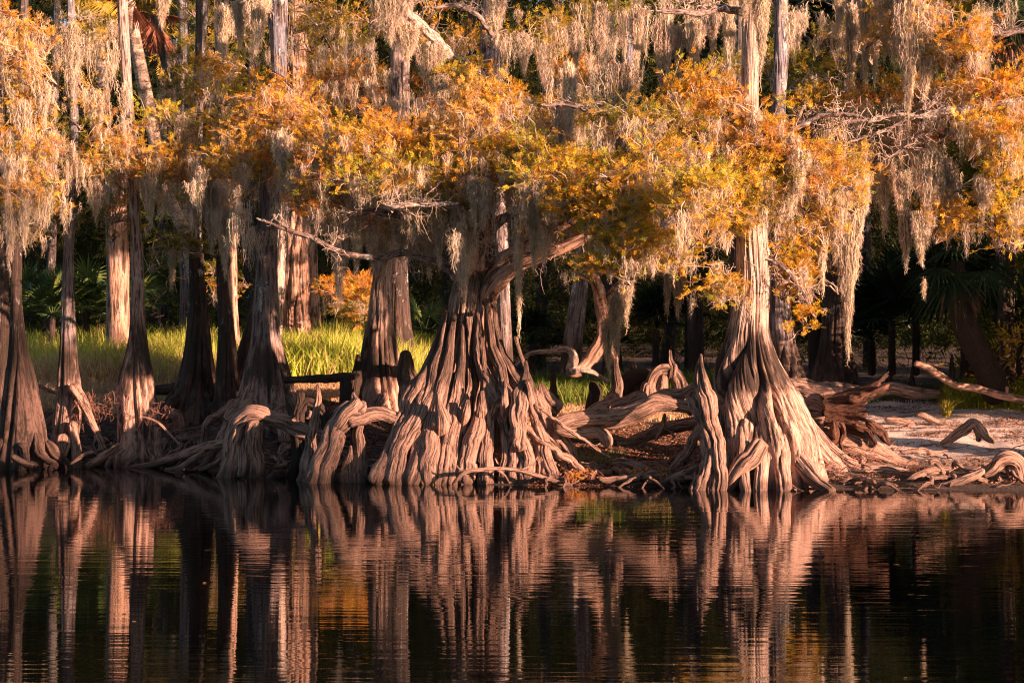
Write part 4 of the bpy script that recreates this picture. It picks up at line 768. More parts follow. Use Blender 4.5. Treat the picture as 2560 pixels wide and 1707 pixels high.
# ------------------------------------------------------------------ Spanish moss that hangs free, strand by strand
GM = 'curtains of Spanish moss hanging from the branches'
BIGMOSS = [
 (1540, 165, 60, 250, 36.6, 420, 'broad double curtain of moss, the widest hanging above the yellow-green leaves'), (1570, 160, 34, 130, 36.5, 200, 'shorter fringe of moss on the right shoulder of the broad double curtain'),
 (1420, 160, 22, 250, 37, 170, 'narrow shaded moss rope left of the broad double curtain'), (1402, 260, 20, 150, 37.2, 130, 'grey moss rope beside the narrow shaded rope'),
 (1592, 20, 18, 170, 38, 120, 'moss streamer crossing the top of the broad double curtain'), (1650, 40, 14, 180, 38.5, 80, 'thin moss streamer against the dark gap, first from its left'), (1668, 30, 16, 190, 38.5, 110, 'bright moss streamer against the dark gap, second from its left'),
 (1697, 60, 12, 200, 38.6, 70, 'long shadowy moss thread against the middle of the dark gap'), (1738, 50, 24, 150, 38.4, 170, 'thick moss tail at the right of the dark gap'), (1780, 30, 14, 100, 38, 80, 'short moss tassel between the thick tail and the pale trunk'), (1822, 40, 16, 160, 37.4, 100, 'moss strip just left of the pale trunk top'),
 (1903, -50, 22, 230, 35.1, 260, 'heavy moss sleeve clinging down the right side of the pale trunk top'), (1862, -40, 18, 90, 35.1, 120, 'short moss cape over the left of the pale trunk top'),
 (1765, -20, 12, 60, 36.5, 60, 'tiny moss tassel at the frame top left of the pale trunk'),
 (2128, 10, 16, 260, 37.2, 170, 'long reddish moss rope ending above the bromeliad leaves'), (2165, -10, 22, 210, 36.8, 170, 'tapering moss rope right of the long reddish rope'), (2188, 20, 14, 180, 36.8, 110, 'slim moss rope touching the tapering one'),
 (2100, -20, 16, 80, 37, 90, 'small moss tuft at the top, far above the pendulous roots of the palms'), (2212, -10, 22, 150, 36.5, 150, 'moss fringe left of the brightest moss rope'),
 (2272, -20, 36, 310, 35.6, 460, 'brightest and longest moss rope at upper right, reaching the white-blotched limb'), (2312, 20, 34, 240, 35.7, 330, 'bright moss rope right of the longest one'), (2345, 20, 28, 140, 35.8, 200, 'ragged moss curtain right of the bright pair'),
 (2390, 80, 26, 100, 35.5, 180, 'moss beard under the orange spray at upper right'), (2438, 90, 18, 70, 35.4, 110, 'small moss beard below the orange tip at upper right'), (2240, -20, 50, 120, 35.9, 330, 'thick moss mat along the frame top above the bright ropes'),
 (2120, 490, 36, 360, 36, 430, 'very long moss spear tapering to a point over the dark palms'), (2088, 520, 22, 130, 36, 150, 'moss streamer hanging left of the very long spear'), (2056, 500, 22, 210, 36, 170, 'moss streamer in the middle below the right crown'), (2020, 500, 18, 150, 36, 160, 'moss tail left below the right crown, beside orange leaves'),
 (2150, 440, 30, 150, 36, 230, 'bushy moss bunch above the very long spear'),
 (2250, 390, 34, 150, 36, 230, 'moss skirt below the reddish air plants, left part'), (2320, 380, 40, 180, 35.8, 330, 'wide moss skirt below the reddish air plants'), (2370, 400, 26, 150, 35.8, 180, 'moss skirt below the reddish air plants, right edge'), (2265, 520, 20, 140, 36, 110, 'dangling moss wisp that ends lowest before the palm fronds'),
 (2305, 530, 30, 120, 35.8, 170, 'moss tatters low under the wide skirt'), (2212, 430, 16, 150, 36.2, 110, 'thin moss tail on the dark gap right of the crown'), (2455, 440, 20, 110, 35.4, 110, 'moss wisp hanging before the brown palm skirt'), (2545, 500, 16, 90, 35.4, 80, 'moss wisp at the right edge among yellow leaves'),
 (1336, 490, 24, 165, 35.7, 260, 'pale thick moss tongue hanging beside the fork of the central giant'), (1370, 550, 20, 60, 36, 70, 'ragged moss right of the pale thick tongue'), (1298, 600, 10, 230, 36.2, 40, 'single thread of moss dropping beside the arched branch of the central giant'),
 (1150, 560, 16, 150, 36, 90, 'moss tangle hanging over the left of the giant fork'), (1160, 640, 14, 110, 36, 70, 'wispy moss against the upper trunk of the central giant'), (1100, 540, 18, 120, 36.5, 100, 'grey moss strand above the dark limb, right part'), (1185, 440, 16, 110, 35.6, 90, 'moss strand over the centre of the giant crown'),
 (1212, 450, 16, 100, 35.6, 90, 'second moss strand over the centre of the giant crown, just right of the first'), (930, 540, 18, 130, 37, 110, 'moss drapery before the lit narrow trunk'), (890, 530, 18, 140, 37, 110, 'moss drapery left of the lit narrow trunk'), (848, 560, 20, 190, 37.2, 140, 'long grey moss rope hanging in front of the rust-coloured bush'),
 (832, 440, 12, 160, 37, 80, 'thin moss rope above the rust-coloured bush'), (705, 330, 24, 150, 38.6, 170, 'pale moss cascade in front of the large grey cypress'), (1000, 560, 16, 90, 37, 90, 'short moss beard under the white limb'), (960, 600, 12, 90, 37.4, 60, 'small moss wisp under the dark limb'),
 (1075, 600, 14, 90, 37, 70, 'moss wisp above the darkest part of the long limb'),
 (975, -30, 60, 130, 38.4, 420, 'thick moss shawl over the upper end of the diagonal pale branch'), (1015, 60, 40, 90, 38.6, 260, 'moss fringe along the middle of the diagonal pale branch'), (1080, 110, 40, 110, 39, 260, 'moss curtain under the lower half of the diagonal pale branch'), (1105, 190, 20, 90, 38.6, 110, 'grey moss tail below the diagonal pale branch'),
 (1240, -30, 30, 130, 41, 230, 'moss hanging over the lichen-spotted trunk top'), (1230, 200, 26, 100, 39, 170, 'moss over the trunk in the middle of the bright crown'), (1440, 60, 20, 110, 40, 130, 'moss tail near the top, left of the small grey trunk'), (1500, 10, 24, 140, 40, 160, 'moss tail near the top over the small grey trunk'), (1310, 90, 22, 90, 40, 130, 'moss tail below yellow leaves near the top centre'),
 (640, -20, 36, 140, 40, 260, 'shaggy grey moss over the top of the large grey cypress'), (600, 0, 26, 110, 40.4, 160, 'grey moss left of the large grey cypress top'), (405, -20, 20, 80, 41, 120, 'pale moss tuft over the reddish dead palm skirt'), (560, 20, 24, 130, 41, 150, 'moss over the distant pale trunk at the top'),
 (180, 110, 28, 120, 40, 120, 'moss bundle wrapped round the slender left trunk'), (178, 60, 20, 90, 40, 120, 'small moss wrap high on the slender left trunk'), (110, 200, 24, 120, 39.4, 90, 'pinkish moss veil right of the left-edge crown'), (60, 250, 30, 180, 39, 110, 'pinkish moss veil in the middle of the left-edge crown'), (20, 330, 26, 180, 39, 100, 'pinkish moss veil at the very left edge'),
 (25, 500, 16, 170, 39.2, 100, 'dim moss strand low at the left edge'), (60, 450, 20, 170, 39.2, 120, 'dim moss strand beside the left-edge trunk'), (240, 230, 30, 120, 41, 120, 'thin grey moss between the slender trunk and the third trunk'),
 (530, 430, 40, 180, 40.4, 330, 'wide drooping moss curtain above the black shaded cypress'), (565, 520, 26, 160, 40.6, 180, 'moss curtain above the thin dark cypress'), (490, 470, 24, 110, 40.6, 150, 'moss fringe left of the wide drooping curtain'), (375, 440, 24, 120, 40.4, 130, 'moss fringe before the third trunk from the left'), (240, 450, 24, 100, 40.6, 110, 'grey moss left of the third trunk'), (430, 630, 10, 90, 42, 60, 'thin moss wisp before the bright grass'),
 (1540, 740, 20, 150, 37.4, 200, 'moss cascade on the right side of the hanging broken cypress'), (1565, 700, 18, 110, 37.6, 120, 'short moss beside the cascade on the hanging broken cypress'), (1520, 800, 18, 130, 37.6, 130, 'low moss on the curl of the hanging broken cypress'), (1695, 670, 18, 110, 36.6, 130, 'moss tail under the low yellow-green spray'), (1668, 680, 8, 110, 36.6, 40, 'thin thread of moss left of the tail under the yellow-green spray'), (1792, 660, 14, 100, 35.5, 90, 'moss tail left of the pale lit trunk'),
 (1740, 350, 22, 70, 36, 110, 'moss hanging under the left branch of the right crown'), (1630, 320, 22, 60, 36.6, 90, 'moss hanging under the lichened level branch'), (1665, 330, 24, 90, 36.6, 140, 'moss bunch in the dark opening under the level branch'), (1980, 340, 20, 90, 35, 130, 'moss tuft high on the right crown'), (2000, 380, 26, 100, 34.8, 170, 'pinkish moss plume in the right crown'), (1890, 280, 20, 70, 35, 90, 'moss where the pale trunk enters its crown'),
 (2310, 700, 6, 40, 38, 16, 'tiny moss thread before the palms')]
for (x, y, w, L_, d, n, lb) in BIGMOSS:
    mb = MB(); top = P(x, y, d); k = d/F
    moss(mb, top, w*k*1.15, L_*k*1.18, int(n*1.25), K=18, thick=w*k*.7, w=.0058, hair=.04, tint=.85+.3*rng.random())
    tag(mb.build('spanish_moss', M['moss'], None, origin=top, smooth=False), lb, 'spanish moss', GM)
for (x0, x1, y0, y1, d0, d1, n) in [(470, 1130, 420, 590, 37, 41, 110), (1130, 1700, 470, 610, 35, 38, 40), (1250, 1600, 0, 280, 38, 43, 24), (1600, 1850, -10, 30, 37, 41, 14), (1950, 2560, 0, 60, 36, 41, 36), (0, 320, 40, 420, 39, 42, 30), (560, 1150, 60, 330, 41, 45, 70), (2050, 2400, 280, 470, 35.5, 38, 50), (1500, 1850, 300, 480, 34.5, 38, 40), (1940, 2130, 380, 540, 35.4, 36.6, 26)]:
    for i in range(n):
        L_ = rng.uniform(.25, 1.0); d = rng.uniform(d0, d1)
        moss(FUZZ['T9'], P(rng.uniform(x0, x1), rng.uniform(y0, y1), d), .08+.16*L_, L_*rng.uniform(.6, 1.3), int(8+22*L_), K=9, w=.005)
# ------------------------------------------------------------------ air plants
def rosette(name, x, y, d, R, n, cols, label, up=.5, width=.012):
    c = P(x, y, d); mb = MB()
    for i in range(n):
        a = rng.uniform(0, 2*np.pi); e_ = rng.uniform(up-.7, 1.5); L_ = R*rng.uniform(.6, 1)
        di = np.array([math.cos(a)*math.cos(e_), math.sin(a)*math.cos(e_), math.sin(e_)])
        t = np.linspace(0, 1, 6)[:, None]; p = c+di*L_*t; p[:, 2] -= .25*L_*t[:, 0]**2.2*math.cos(e_)*rng.uniform(.3, 1.5)
        s = np.cross(di, [0, 0, 1.]); s /= np.linalg.norm(s)+1e-6; w = width*(1-t*.93)
        V = np.stack([p-s*w, p+np.array([0, 0, -.4*width]), p+s*w], 1).reshape(-1, 3); b = np.arange(5)[:, None]*3
        Q = np.concatenate([b+[0, 1, 4, 3], b+[1, 2, 5, 4]]); mb.add(V, Q, c=np.array(cols[i % len(cols)])*rng.uniform(.7, 1.2))
    return tag(mb.build(name, M['palm'], None, origin=c), label, 'air plant', 'air plants perched on the branches')
GA, RD, SV = [(.30, .30, .20), (.22, .20, .14)], [(.36, .14, .09), (.28, .12, .08), (.36, .22, .16)], [(.46, .36, .26), (.38, .28, .2)]
for a in [(2218, 290, 36, .38, 46, GA, 'large grey-green spiky air plant standing on the limb at upper right'), (2300, 335, 35.8, .34, 70, RD, 'reddish tangled air plant under the white-blotched limb'), (2350, 345, 35.8, .28, 60, RD, 'second reddish air plant, nearer the broken limb end'),
          (2240, 330, 36, .26, 40, RD, 'brown air plant below the large grey-green one'), (1525, 530, 35.4, .36, 34, SV, 'pale straw-coloured air plant in the yellow-green leaves'), (1710, 540, 35.4, .30, 40, SV, 'straw-coloured air plant where the two orange crowns meet'),
          (800, 450, 36, .26, 50, RD, 'reddish air plant at the end of the bare branch left of the giant crown'), (730, 300, 38, .22, 40, RD, 'reddish air plant in front of the large grey cypress'), (1605, 36, 38, .22, 36, [(.40, .2, .08)], 'orange-brown air plant near the frame top'),
          (1945, 540, 34, .3, 40, SV, 'grey air plant hidden in the middle of the right crown'), (2020, 480, 34.2, .24, 40, RD, 'brown air plant at the right of the right crown'), (1540, 765, 37.6, .2, 40, SV, 'shaggy tuft on the hanging broken cypress'), (930, 560, 36.4, .28, 44, RD, 'rust-coloured tuft hanging over the lit narrow trunk'),
          (1870, 575, 34.9, .16, 30, [(.5, .28, .08)], 'orange-tinged tuft on the front of the pale trunk')]:
    rosette('air_plant', *a[:6], a[6])
# ------------------------------------------------------------------ palms
def fan(mb, c, di, R, n, cols, droop=.3, half=2.2, wd=.035, fold=.0):
    """a palmate leaf: n leaflets radiating from c in the plane facing the tip direction"""
    di = di/np.linalg.norm(di); s = np.cross(di, [0, 0, 1.]); s /= np.linalg.norm(s)+1e-6; s = s+rng.normal(size=3)*.15; s /= np.linalg.norm(s)
    an = np.linspace(-half, half, n)+rng.normal(size=n)*.03
    for a in an:
        v = di*math.cos(a)+s*math.sin(a); L_ = R*(.72+.28*math.cos(a*.8))*rng.uniform(.88, 1.05)
        t = np.linspace(0, 1, 6)[:, None]; p = c+v*L_*t; p[:, 2] -= droop*L_*t[:, 0]**2.2
        w = wd*R*np.array([.25, .9, 1, .8, .45, .05])[:, None]
        q = np.cross(v, np.cross(di, s)); q /= np.linalg.norm(q)
        nn = np.cross(v, q)
        V = np.stack([p-q*w, p+nn*w*.5, p+q*w], 1).reshape(-1, 3); b = np.arange(5)[:, None]*3
        mb.add(V, np.concatenate([b+[0, 1, 4, 3], b+[1, 2, 5, 4]]), c=np.array(cols[rng.integers(len(cols))])*rng.uniform(.75, 1.2))
GP = [(.022, .04, .018), (.03, .055, .022), (.018, .03, .015)]  # frond greens darkened to hold the shade under the trees
GL = [(.09, .15, .05), (.06, .12, .05), (.16, .2, .05)]
YP = [(.42, .30, .05), (.30, .26, .05), (.5, .3, .06)]
BP = [(.28, .17, .11), (.22, .14, .10), (.34, .2, .12)]
RP = [(.42, .17, .11), (.36, .15, .09), (.48, .22, .14)]
def palm(name, label, x, y, d, n, R, cols, trunk=None, el=(-.2, 1.3), stalk=.5, droop=.3, group=None, dead=0, dcols=BP, az=None, tm='palmtrunk', nl=22):
    c = P(x, y, d)
    if trunk is not None: q, r = pxpath(trunk, d); base = q[np.argmin(q[:, 2])]
    else: base = c
    e = thing(name, base, label, 'palm', group)
    if trunk is not None:
        mb = MB(); tube(mb, q, r, nth=40, step=.04, fn=0, lump=.08, fib=.05, seed=x); mb.build('trunk', M[tm], e)
    for i in range(n+dead):
        isd = i >= n
        a = rng.uniform(0, 2*np.pi) if az is None else rng.uniform(*az)
        ev = rng.uniform(*el) if not isd else rng.uniform(-1.5, -1.0)
        di = np.array([math.cos(a)*math.cos(ev), math.sin(a)*math.cos(ev), math.sin(ev)])
        st = stalk*rng.uniform(.6, 1.1)*(.5 if isd else 1); mb = MB(); tip = c+di*st
        twig(mb, c, tip, .016, .01, 0, sag=.08, kink=.02, tint=cols[0] if not isd else dcols[0])
        fan(mb, tip, di+np.array([0, 0, -.2 if not isd else -.8]), R*rng.uniform(.75, 1.1), nl, cols if not isd else dcols, droop if not isd else .05, half=2.0 if not isd else .75)
        mb.build('frond', M['palm'], e)
palm('cabbage_palm', 'leaning sunlit palm trunk with ring scars and a reddish dead frond skirt at upper left', 330, -10, 46, 12, .85, YP, [(392, 420, 16), (386, 350, 16), (365, 240, 17), (345, 140, 16), (330, 50, 15), (322, -10, 13)], dead=4, dcols=RP, droop=.4)
# its stem comes down behind the third trunk to the bank
mb = MB(); q, r = pxpath([(497, 960, 18), (493, 760, 16), (462, 590, 15), (410, 470, 16), (391, 410, 16)], 46); tube(mb, q, r, nth=40, step=.05, lump=.08, seed=4)
mb.build('trunk_base', M['palmtrunk'], [o for o in bpy.data.objects if o.name.startswith('cabbage_palm')][0])
palm('cabbage_palm', 'dead brown palm fronds hanging in a lit cluster near the top left', 385, 40, 47, 3, .7, RP, [(490, 960, 14), (480, 500, 13), (400, 100, 11), (385, 40, 10)], dead=16, dcols=RP, el=(-.6, .2), tm='dark')
palm('cabbage_palm', 'stout sunlit palm trunk standing in the grass between the second and third trunks', 290, 270, 50, 14, .9, GP, [(295, 960, 31), (295, 860, 29), (294, 760, 28), (294, 660, 29), (290, 540, 28), (290, 400, 28), (290, 300, 26)], dead=5, droop=.4, el=(-.6, .8), tm='red')
palm('cabbage_palm', 'yellow fan palm crown at the top left corner region', 240, -10, 51, 14, .8, YP, [(292, 960, 15), (280, 500, 14), (240, 0, 13)], dead=3, dcols=YP, el=(-.9, .8))
palm('cabbage_palm', 'shaded palm whose brown skirt of dead fronds hangs low at the right edge', 2525, 430, 46, 10, .9, GP, [(2520, 960, 24), (2515, 800, 22), (2520, 600, 20), (2525, 440, 18)], dead=40, dcols=[(.2, .14, .11), (.16, .11, .09)], el=(-.3, .9), tm='dark')
palm('cabbage_palm', 'black leaning palm with a brown fan and arching green fronds in the right shade', 2400, 650, 44, 22, 1.0, GP, [(2500, 1010, 36), (2470, 930, 34), (2430, 850, 33), (2400, 770, 32), (2390, 700, 26), (2395, 650, 16)], dead=5, dcols=[(.26, .18, .14)], el=(-.8, 1.2), tm='near_black', droop=.5, stalk=.9)
palm('cabbage_palm', 'dim fan palm head in the upper right corner', 2520, 40, 44, 14, .9, GP, [(2600, 960, 20), (2560, 400, 18), (2520, 60, 16)], dead=12, el=(-.9, .8), tm='dark')
palm('cabbage_palm', 'dark palm heads with pendant fronds behind the upper moss gap', 1730, 120, 52, 14, 1.1, GP, [(1740, 960, 20), (1735, 500, 18), (1730, 130, 16)], dead=22, dcols=[(.16, .12, .1), (.1, .08, .07)], tm='dark', el=(-.9, .7))
palm('cabbage_palm', 'dark palm behind the moss at the upper right', 2030, 40, 52, 16, 1.0, GP, [(2040, 960, 18), (2030, 500, 16), (2030, 50, 15)], dead=10, dcols=[(.16, .12, .1)], tm='dark', el=(-.9, .7))
GPM = 'palmettos under the trees'
for i, (x, y, d, n, R, c, lb, el) in enumerate([(130, 790, 52, 16, .8, GL, 'bright green palmetto between the two leftmost trunks', 0), (215, 770, 53, 18, .9, GL, 'blue-green palmetto right of the slender left cypress', 0), (60, 780, 54, 12, .8, GL, 'palmetto behind the left-edge trunks', 0), (330, 790, 54, 12, .7, GL, 'palmetto half hidden behind the third trunk', 0),
     (1060, 850, 54, 12, .8, GL, 'small grey-green palmetto left of the central giant', 0), (410, 760, 56, 12, .9, GL, 'dim palmetto behind the dark trunks', 0), (1330, 860, 56, 12, .8, GP, 'dark palmetto right of the central giant', 0), (1640, 820, 56, 14, .9, GP, 'dark palmetto behind the pointed knees', 0), (1720, 790, 58, 14, .9, GP, 'dark palmetto left of the big pale cypress', 0),
     (2230, 800, 50, 16, 1.3, GP, 'tall-fronded dark palmetto at the right of the ridged trunk', 0), (2290, 760, 52, 16, 1.4, GP, 'tall-fronded dark palmetto behind the leaning palm', 0), (2180, 850, 52, 12, .9, GP, 'low dark palmetto by the ridged trunk', 0), (2550, 820, 47, 12, .9, GP, 'dark palmetto at the right edge', 0), (1000, 640, 56, 12, 1.0, GP, 'dark palmetto seen under the long dark limb', 0), (2420, 740, 50, 14, 1.1, GP, 'dark palmetto just behind the black leaning palm', 0)]):
    palm('palmetto', lb, x, y, d, n, R, c, [(x, 940, 10), (x, (y+940)/2, 9), (x, y, 8)], el=(.0, 1.4), stalk=.9, group=GPM, tm='dark', droop=.15)
# dark knees in the right shade
for i, (x, y, w, d) in enumerate([(2410, 848, 11, 48.5), (2428, 872, 9, 49), (2380, 884, 8, 48), (2224, 898, 7, 48.5), (2500, 872, 12, 48.5), (2530, 880, 10, 48), (2515, 896, 8, 47.5), (2280, 915, 6, 48.5)]):
    woody('cypress_knee', ['tallest dark pointed knee under the black leaning palm', 'dark knee just right of the tallest one under the palm', 'dark knee left of the tallest one under the palm', 'lone slim dark knee left of the slanting branch', 'stout dark knee near the right edge', 'dark knee closest to the right edge grass', 'small knee in front of the stout dark knee', 'small dark knee just left of the slanting branch top'][i], 'cypress knee', d,
          [[(x, 975, w*1.5), (x, (975+y)/2, w*1.0), (x, y+18, w*.6), (x, y, w*.25)]], 'dark', 'dark cypress knees at the back of the sandbar', nth=30)
# ------------------------------------------------------------------ ground cover
def blades(mb, x, y, h, w, cols, bend=.5, seg=4):
    n = len(x); z = land(x, y)
    a = rng.uniform(0, 2*np.pi, n); b = bend*rng.random(n)**1.2*h
    t = np.linspace(0, 1, seg)[None]
    px_ = x[:, None]+np.cos(a)[:, None]*b[:, None]*t**2; py_ = y[:, None]+np.sin(a)[:, None]*b[:, None]*t**2
    pz = z[:, None]+h[:, None]*t*(1-.35*bend*t)
    s = rng.uniform(0, np.pi, n); sv = np.stack([np.cos(s), .4*np.sin(s), 0*s], -1)[:, None]
    ww = w[:, None, None]*np.array([.7, 1, .7, .06])[None, :, None] if seg == 4 else w[:, None, None]
    p = np.stack([px_, py_, pz], -1)
    V = np.stack([p-sv*ww, p+sv*ww], 2).reshape(n, 2*seg, 3)
    i = np.arange(seg-1)*2; q = np.stack([i, i+1, i+3, i+2], -1)
    Q = (np.arange(n)*2*seg)[:, None, None]+q[None]
    c = np.array(cols)[rng.integers(len(cols), size=n)]*rng.uniform(.75, 1.25, (n, 1))
    mb.add(V.reshape(-1, 3), Q.reshape(-1, 4), c=np.repeat(c, 2*seg, 0))
def field(n, px0, px1, d0, d1, f=None):
    d = rng.uniform(d0, d1, n); x = (rng.uniform(px0, px1, n)-1280)/F*d
    if f is not None:
        k = f(x, d) > rng.random(n); x, d = x[k], d[k]
    return x, d
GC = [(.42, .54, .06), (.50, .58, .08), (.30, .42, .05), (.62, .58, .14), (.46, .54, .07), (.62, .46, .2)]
DC = [(.66, .46, .28), (.72, .52, .32), (.56, .38, .22), (.7, .44, .25)]
mb = MB()
x, y = field(26000, 60, 1130, 46.5, 54, lambda x, y: .5+.9*fbm(x*.6, y*.6)+.25)
blades(mb, x, y, (.95+.6*rng.random(len(x)))*np.interp(y, [46, 48, 54], [.6, 1, 1.05])*(1+.25*fbm(x*.9, y*.9)), .010+.008*rng.random(len(x)), GC, .55)
x, y = field(5000, 60, 340, 46.3, 52); blades(mb, x, y, .7+.7*rng.random(len(x)), .008+.006*rng.random(len(x)), DC+[(.4, .22, .13)], .8)
x, y = field(9000, 60, 640, 46.3, 53, lambda x, y: .5+1.6*fbm(x*.9+3, y*.7)); blades(mb, x, y, .8+.5*rng.random(len(x)), .009+.006*rng.random(len(x)), DC, .7)
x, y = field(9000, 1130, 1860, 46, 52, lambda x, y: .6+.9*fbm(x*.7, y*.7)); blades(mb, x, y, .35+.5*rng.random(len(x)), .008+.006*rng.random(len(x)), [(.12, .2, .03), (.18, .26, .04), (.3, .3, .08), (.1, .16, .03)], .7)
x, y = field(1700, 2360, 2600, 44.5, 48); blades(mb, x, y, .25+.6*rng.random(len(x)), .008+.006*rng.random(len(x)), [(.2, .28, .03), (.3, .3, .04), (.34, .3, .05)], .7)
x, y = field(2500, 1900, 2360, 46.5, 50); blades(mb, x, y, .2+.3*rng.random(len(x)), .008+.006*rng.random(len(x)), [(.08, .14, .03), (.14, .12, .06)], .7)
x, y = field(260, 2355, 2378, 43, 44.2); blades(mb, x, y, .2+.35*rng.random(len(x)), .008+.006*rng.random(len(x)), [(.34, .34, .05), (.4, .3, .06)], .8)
tag(mb.build('grass', M['grass'], smooth=False), 'bright green and yellow grass covering the bank behind the trunks', 'grass', kind='stuff')
mb = MB()
x, y = field(17000, 60, 640, 44.6, 48.2, lambda x, y: .6+fbm(x, y)); blades(mb, x, y, .2+.6*rng.random(len(x)), .008+.008*rng.random(len(x)), DC, 1.1)
x, y = field(5000, 640, 1130, 44.3, 46.8); blades(mb, x, y, .1+.3*rng.random(len(x)), .007+.008*rng.random(len(x)), DC, 1.3)
x, y = field(5200, 1290, 1820, 43, 47); blades(mb, x, y, .08+.25*rng.random(len(x)), .007+.008*rng.random(len(x)), DC, 1.4)
x, y = field(1500, 1380, 1560, 37.5, 38.6); blades(mb, x, y, .05+.12*rng.random(len(x)), .004+.004*rng.random(len(x)), [(.3, .3, .12), (.4, .3, .15)], 1.4)
tag(mb.build('dry_grass', M['grass'], smooth=False), 'tangled straw-coloured dead grass along the front edge of the green', 'grass', kind='stuff')
def litter(mb, x, y, s, cols, up=.35):
    n = len(x); z = land(x, y)+.012
    a = rng.uniform(0, 2*np.pi, n); d1 = np.stack([np.cos(a), np.sin(a), up*rng.normal(size=n)], -1); d2 = np.stack([-np.sin(a), np.cos(a), up*rng.normal(size=n)], -1)
    c = np.stack([x, y, z], -1); s = s[:, None]; w = s*rng.uniform(.08, .4, (n, 1))
    V = np.stack([c-d1*s, c-d2*w+[0, 0, .01], c+d1*s, c+d2*w], 1).reshape(-1, 3)
    cc = np.array(cols)[rng.integers(len(cols), size=n)]*rng.uniform(.6, 1.3, (n, 1))
    mb.add(V, (np.arange(n)*4)[:, None]+np.arange(4), c=np.repeat(cc, 4, 0))
LC = [(.22, .09, .05), (.30, .13, .07), (.14, .07, .04), (.36, .22, .14)]
mb = MB()
f = lambda x, y: np.clip(2.2*fbm(x*.7, y*2.1+9)+.28, 0, 1)
x, y = field(26000, 1950, 2620, 34.6, 47, f); litter(mb, x, y, .012+.03*rng.random(len(x)), LC)
x, y = field(22000, 1320, 2050, 35.3, 42); litter(mb, x, y, .015+.04*rng.random(len(x)), LC)
x, y = field(26000, -60, 1320, 38, 46.5); k = y > shore(x)+.15; x, y = x[k], y[k]; litter(mb, x, y, .015+.05*rng.random(len(x)), [(.12, .06, .04), (.18, .09, .06), (.07, .04, .03), (.25, .15, .1)])
tag(mb.build('leaf_litter', M['twig'], smooth=False), 'reddish brown fallen needles and bark bits strewn over sand and mud', 'leaf litter', kind='stuff')
for i in range(26):
    y_ = rng.uniform(18, 35); x_ = rng.uniform(-.24, .24)*y_; a = rng.uniform(0, 6.28); L_ = rng.uniform(.02, .05); mb = MB()
    d_ = np.array([math.cos(a), math.sin(a), 0]); e_ = np.array([-math.sin(a), math.cos(a), 0]); c = np.array([x_, y_, .004])
    for k in range(7):
        b_ = c+d_*L_*(k-3)/3; w_ = .012*(1-abs(k-3)/4.5)
        mb.add([b_, b_+e_*w_+d_*.006, b_+e_*w_*2+[0, 0, .004], b_+e_*w_-d_*.004, b_-e_*w_+d_*.006, b_-e_*w_*2+[0, 0, .004], b_-e_*w_-d_*.004], [[0, 1, 2, 3], [0, 6, 5, 4]], c=(.6, .3, .08))
    tag(mb.build('fallen_leaf', M['twig'], None, origin=c, smooth=False), 'small fallen orange cypress leaf floating on the dark water', 'leaf', 'fallen leaves floating on the water')
# fine hanging rootlets under the undercut bank
mb = MB()
for (x0, x1, d, y0) in [(190, 300, 40.6, 1010), (370, 470, 40.4, 1030), (1180, 1300, 36.9, 1090), (1930, 2100, 35.2, 1150), (2060, 2200, 36.4, 1140), (1640, 1760, 35.6, 1150)]:
    for i in range(14):
        c = P(rng.uniform(x0, x1), y0+rng.uniform(-25, 40), d+rng.uniform(-.2, .3))
        for j in range(5):
            a = rng.normal(size=3)*[.16, .1, .08]; a[2] -= .2; twig(mb, c+rng.normal(size=3)*.05, c+a*rng.uniform(.5, 1.6), .0045, .0015, 0, kink=.3, tint=(.26, .13, .10))
tag(mb.build('rootlets', M['twig'], smooth=False), 'fine reddish rootlets fraying below the trunks', 'rootlets', kind='stuff')
# reddish seedlings in front of the hollow
for i, (x, y) in enumerate([(1625, 1150), (1650, 1180), (1600, 1130), (1690, 1195), (1420, 1140), (1575, 1190), (2300, 1215), (1480, 1160)]):
    d = 35.6; c = P(x, y, d); c[2] = float(land(c[0], c[1])); mb = MB()
    for j in range(22):
        a = rng.normal(size=3)*.5; a[2] = 1; a /= np.linalg.norm(a); L_ = rng.uniform(.12, .34); p = twig(mb, c+rng.normal(size=3)*[.14, .1, 0], c+a*L_+rng.normal(size=3)*[.14, .1, 0], .005, .002, 0, tint=(.30, .13, .09))
    for j in range(3): sprays(mb, c+np.array([rng.normal()*.1, rng.normal()*.1, .12]), .14, 14, .09, 'R')
    tag(mb.build('seedling', M['twig'], None, origin=c, smooth=False), 'small reddish brown seedling tuft on the wet bank', 'seedling', 'reddish seedlings on the low bank')
# ------------------------------------------------------------------ the wood behind
mb = MB()
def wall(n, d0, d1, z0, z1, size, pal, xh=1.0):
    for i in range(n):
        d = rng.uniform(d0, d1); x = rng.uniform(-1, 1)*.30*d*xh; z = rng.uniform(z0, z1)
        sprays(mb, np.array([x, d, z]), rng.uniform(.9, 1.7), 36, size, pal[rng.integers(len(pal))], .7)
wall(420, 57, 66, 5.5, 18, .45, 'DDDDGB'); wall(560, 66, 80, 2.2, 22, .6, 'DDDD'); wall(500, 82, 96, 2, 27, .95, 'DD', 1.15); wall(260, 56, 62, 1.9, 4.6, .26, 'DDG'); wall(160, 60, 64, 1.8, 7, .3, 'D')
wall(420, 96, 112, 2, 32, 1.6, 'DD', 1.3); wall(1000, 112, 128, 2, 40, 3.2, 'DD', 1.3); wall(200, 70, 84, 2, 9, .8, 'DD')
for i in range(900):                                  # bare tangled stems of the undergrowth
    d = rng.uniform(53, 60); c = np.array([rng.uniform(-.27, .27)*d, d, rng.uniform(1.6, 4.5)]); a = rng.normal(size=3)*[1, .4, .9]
    twig(mb, c, c+a*.8, .012, .005, 0, kink=.25, tint=(.10, .075, .06))
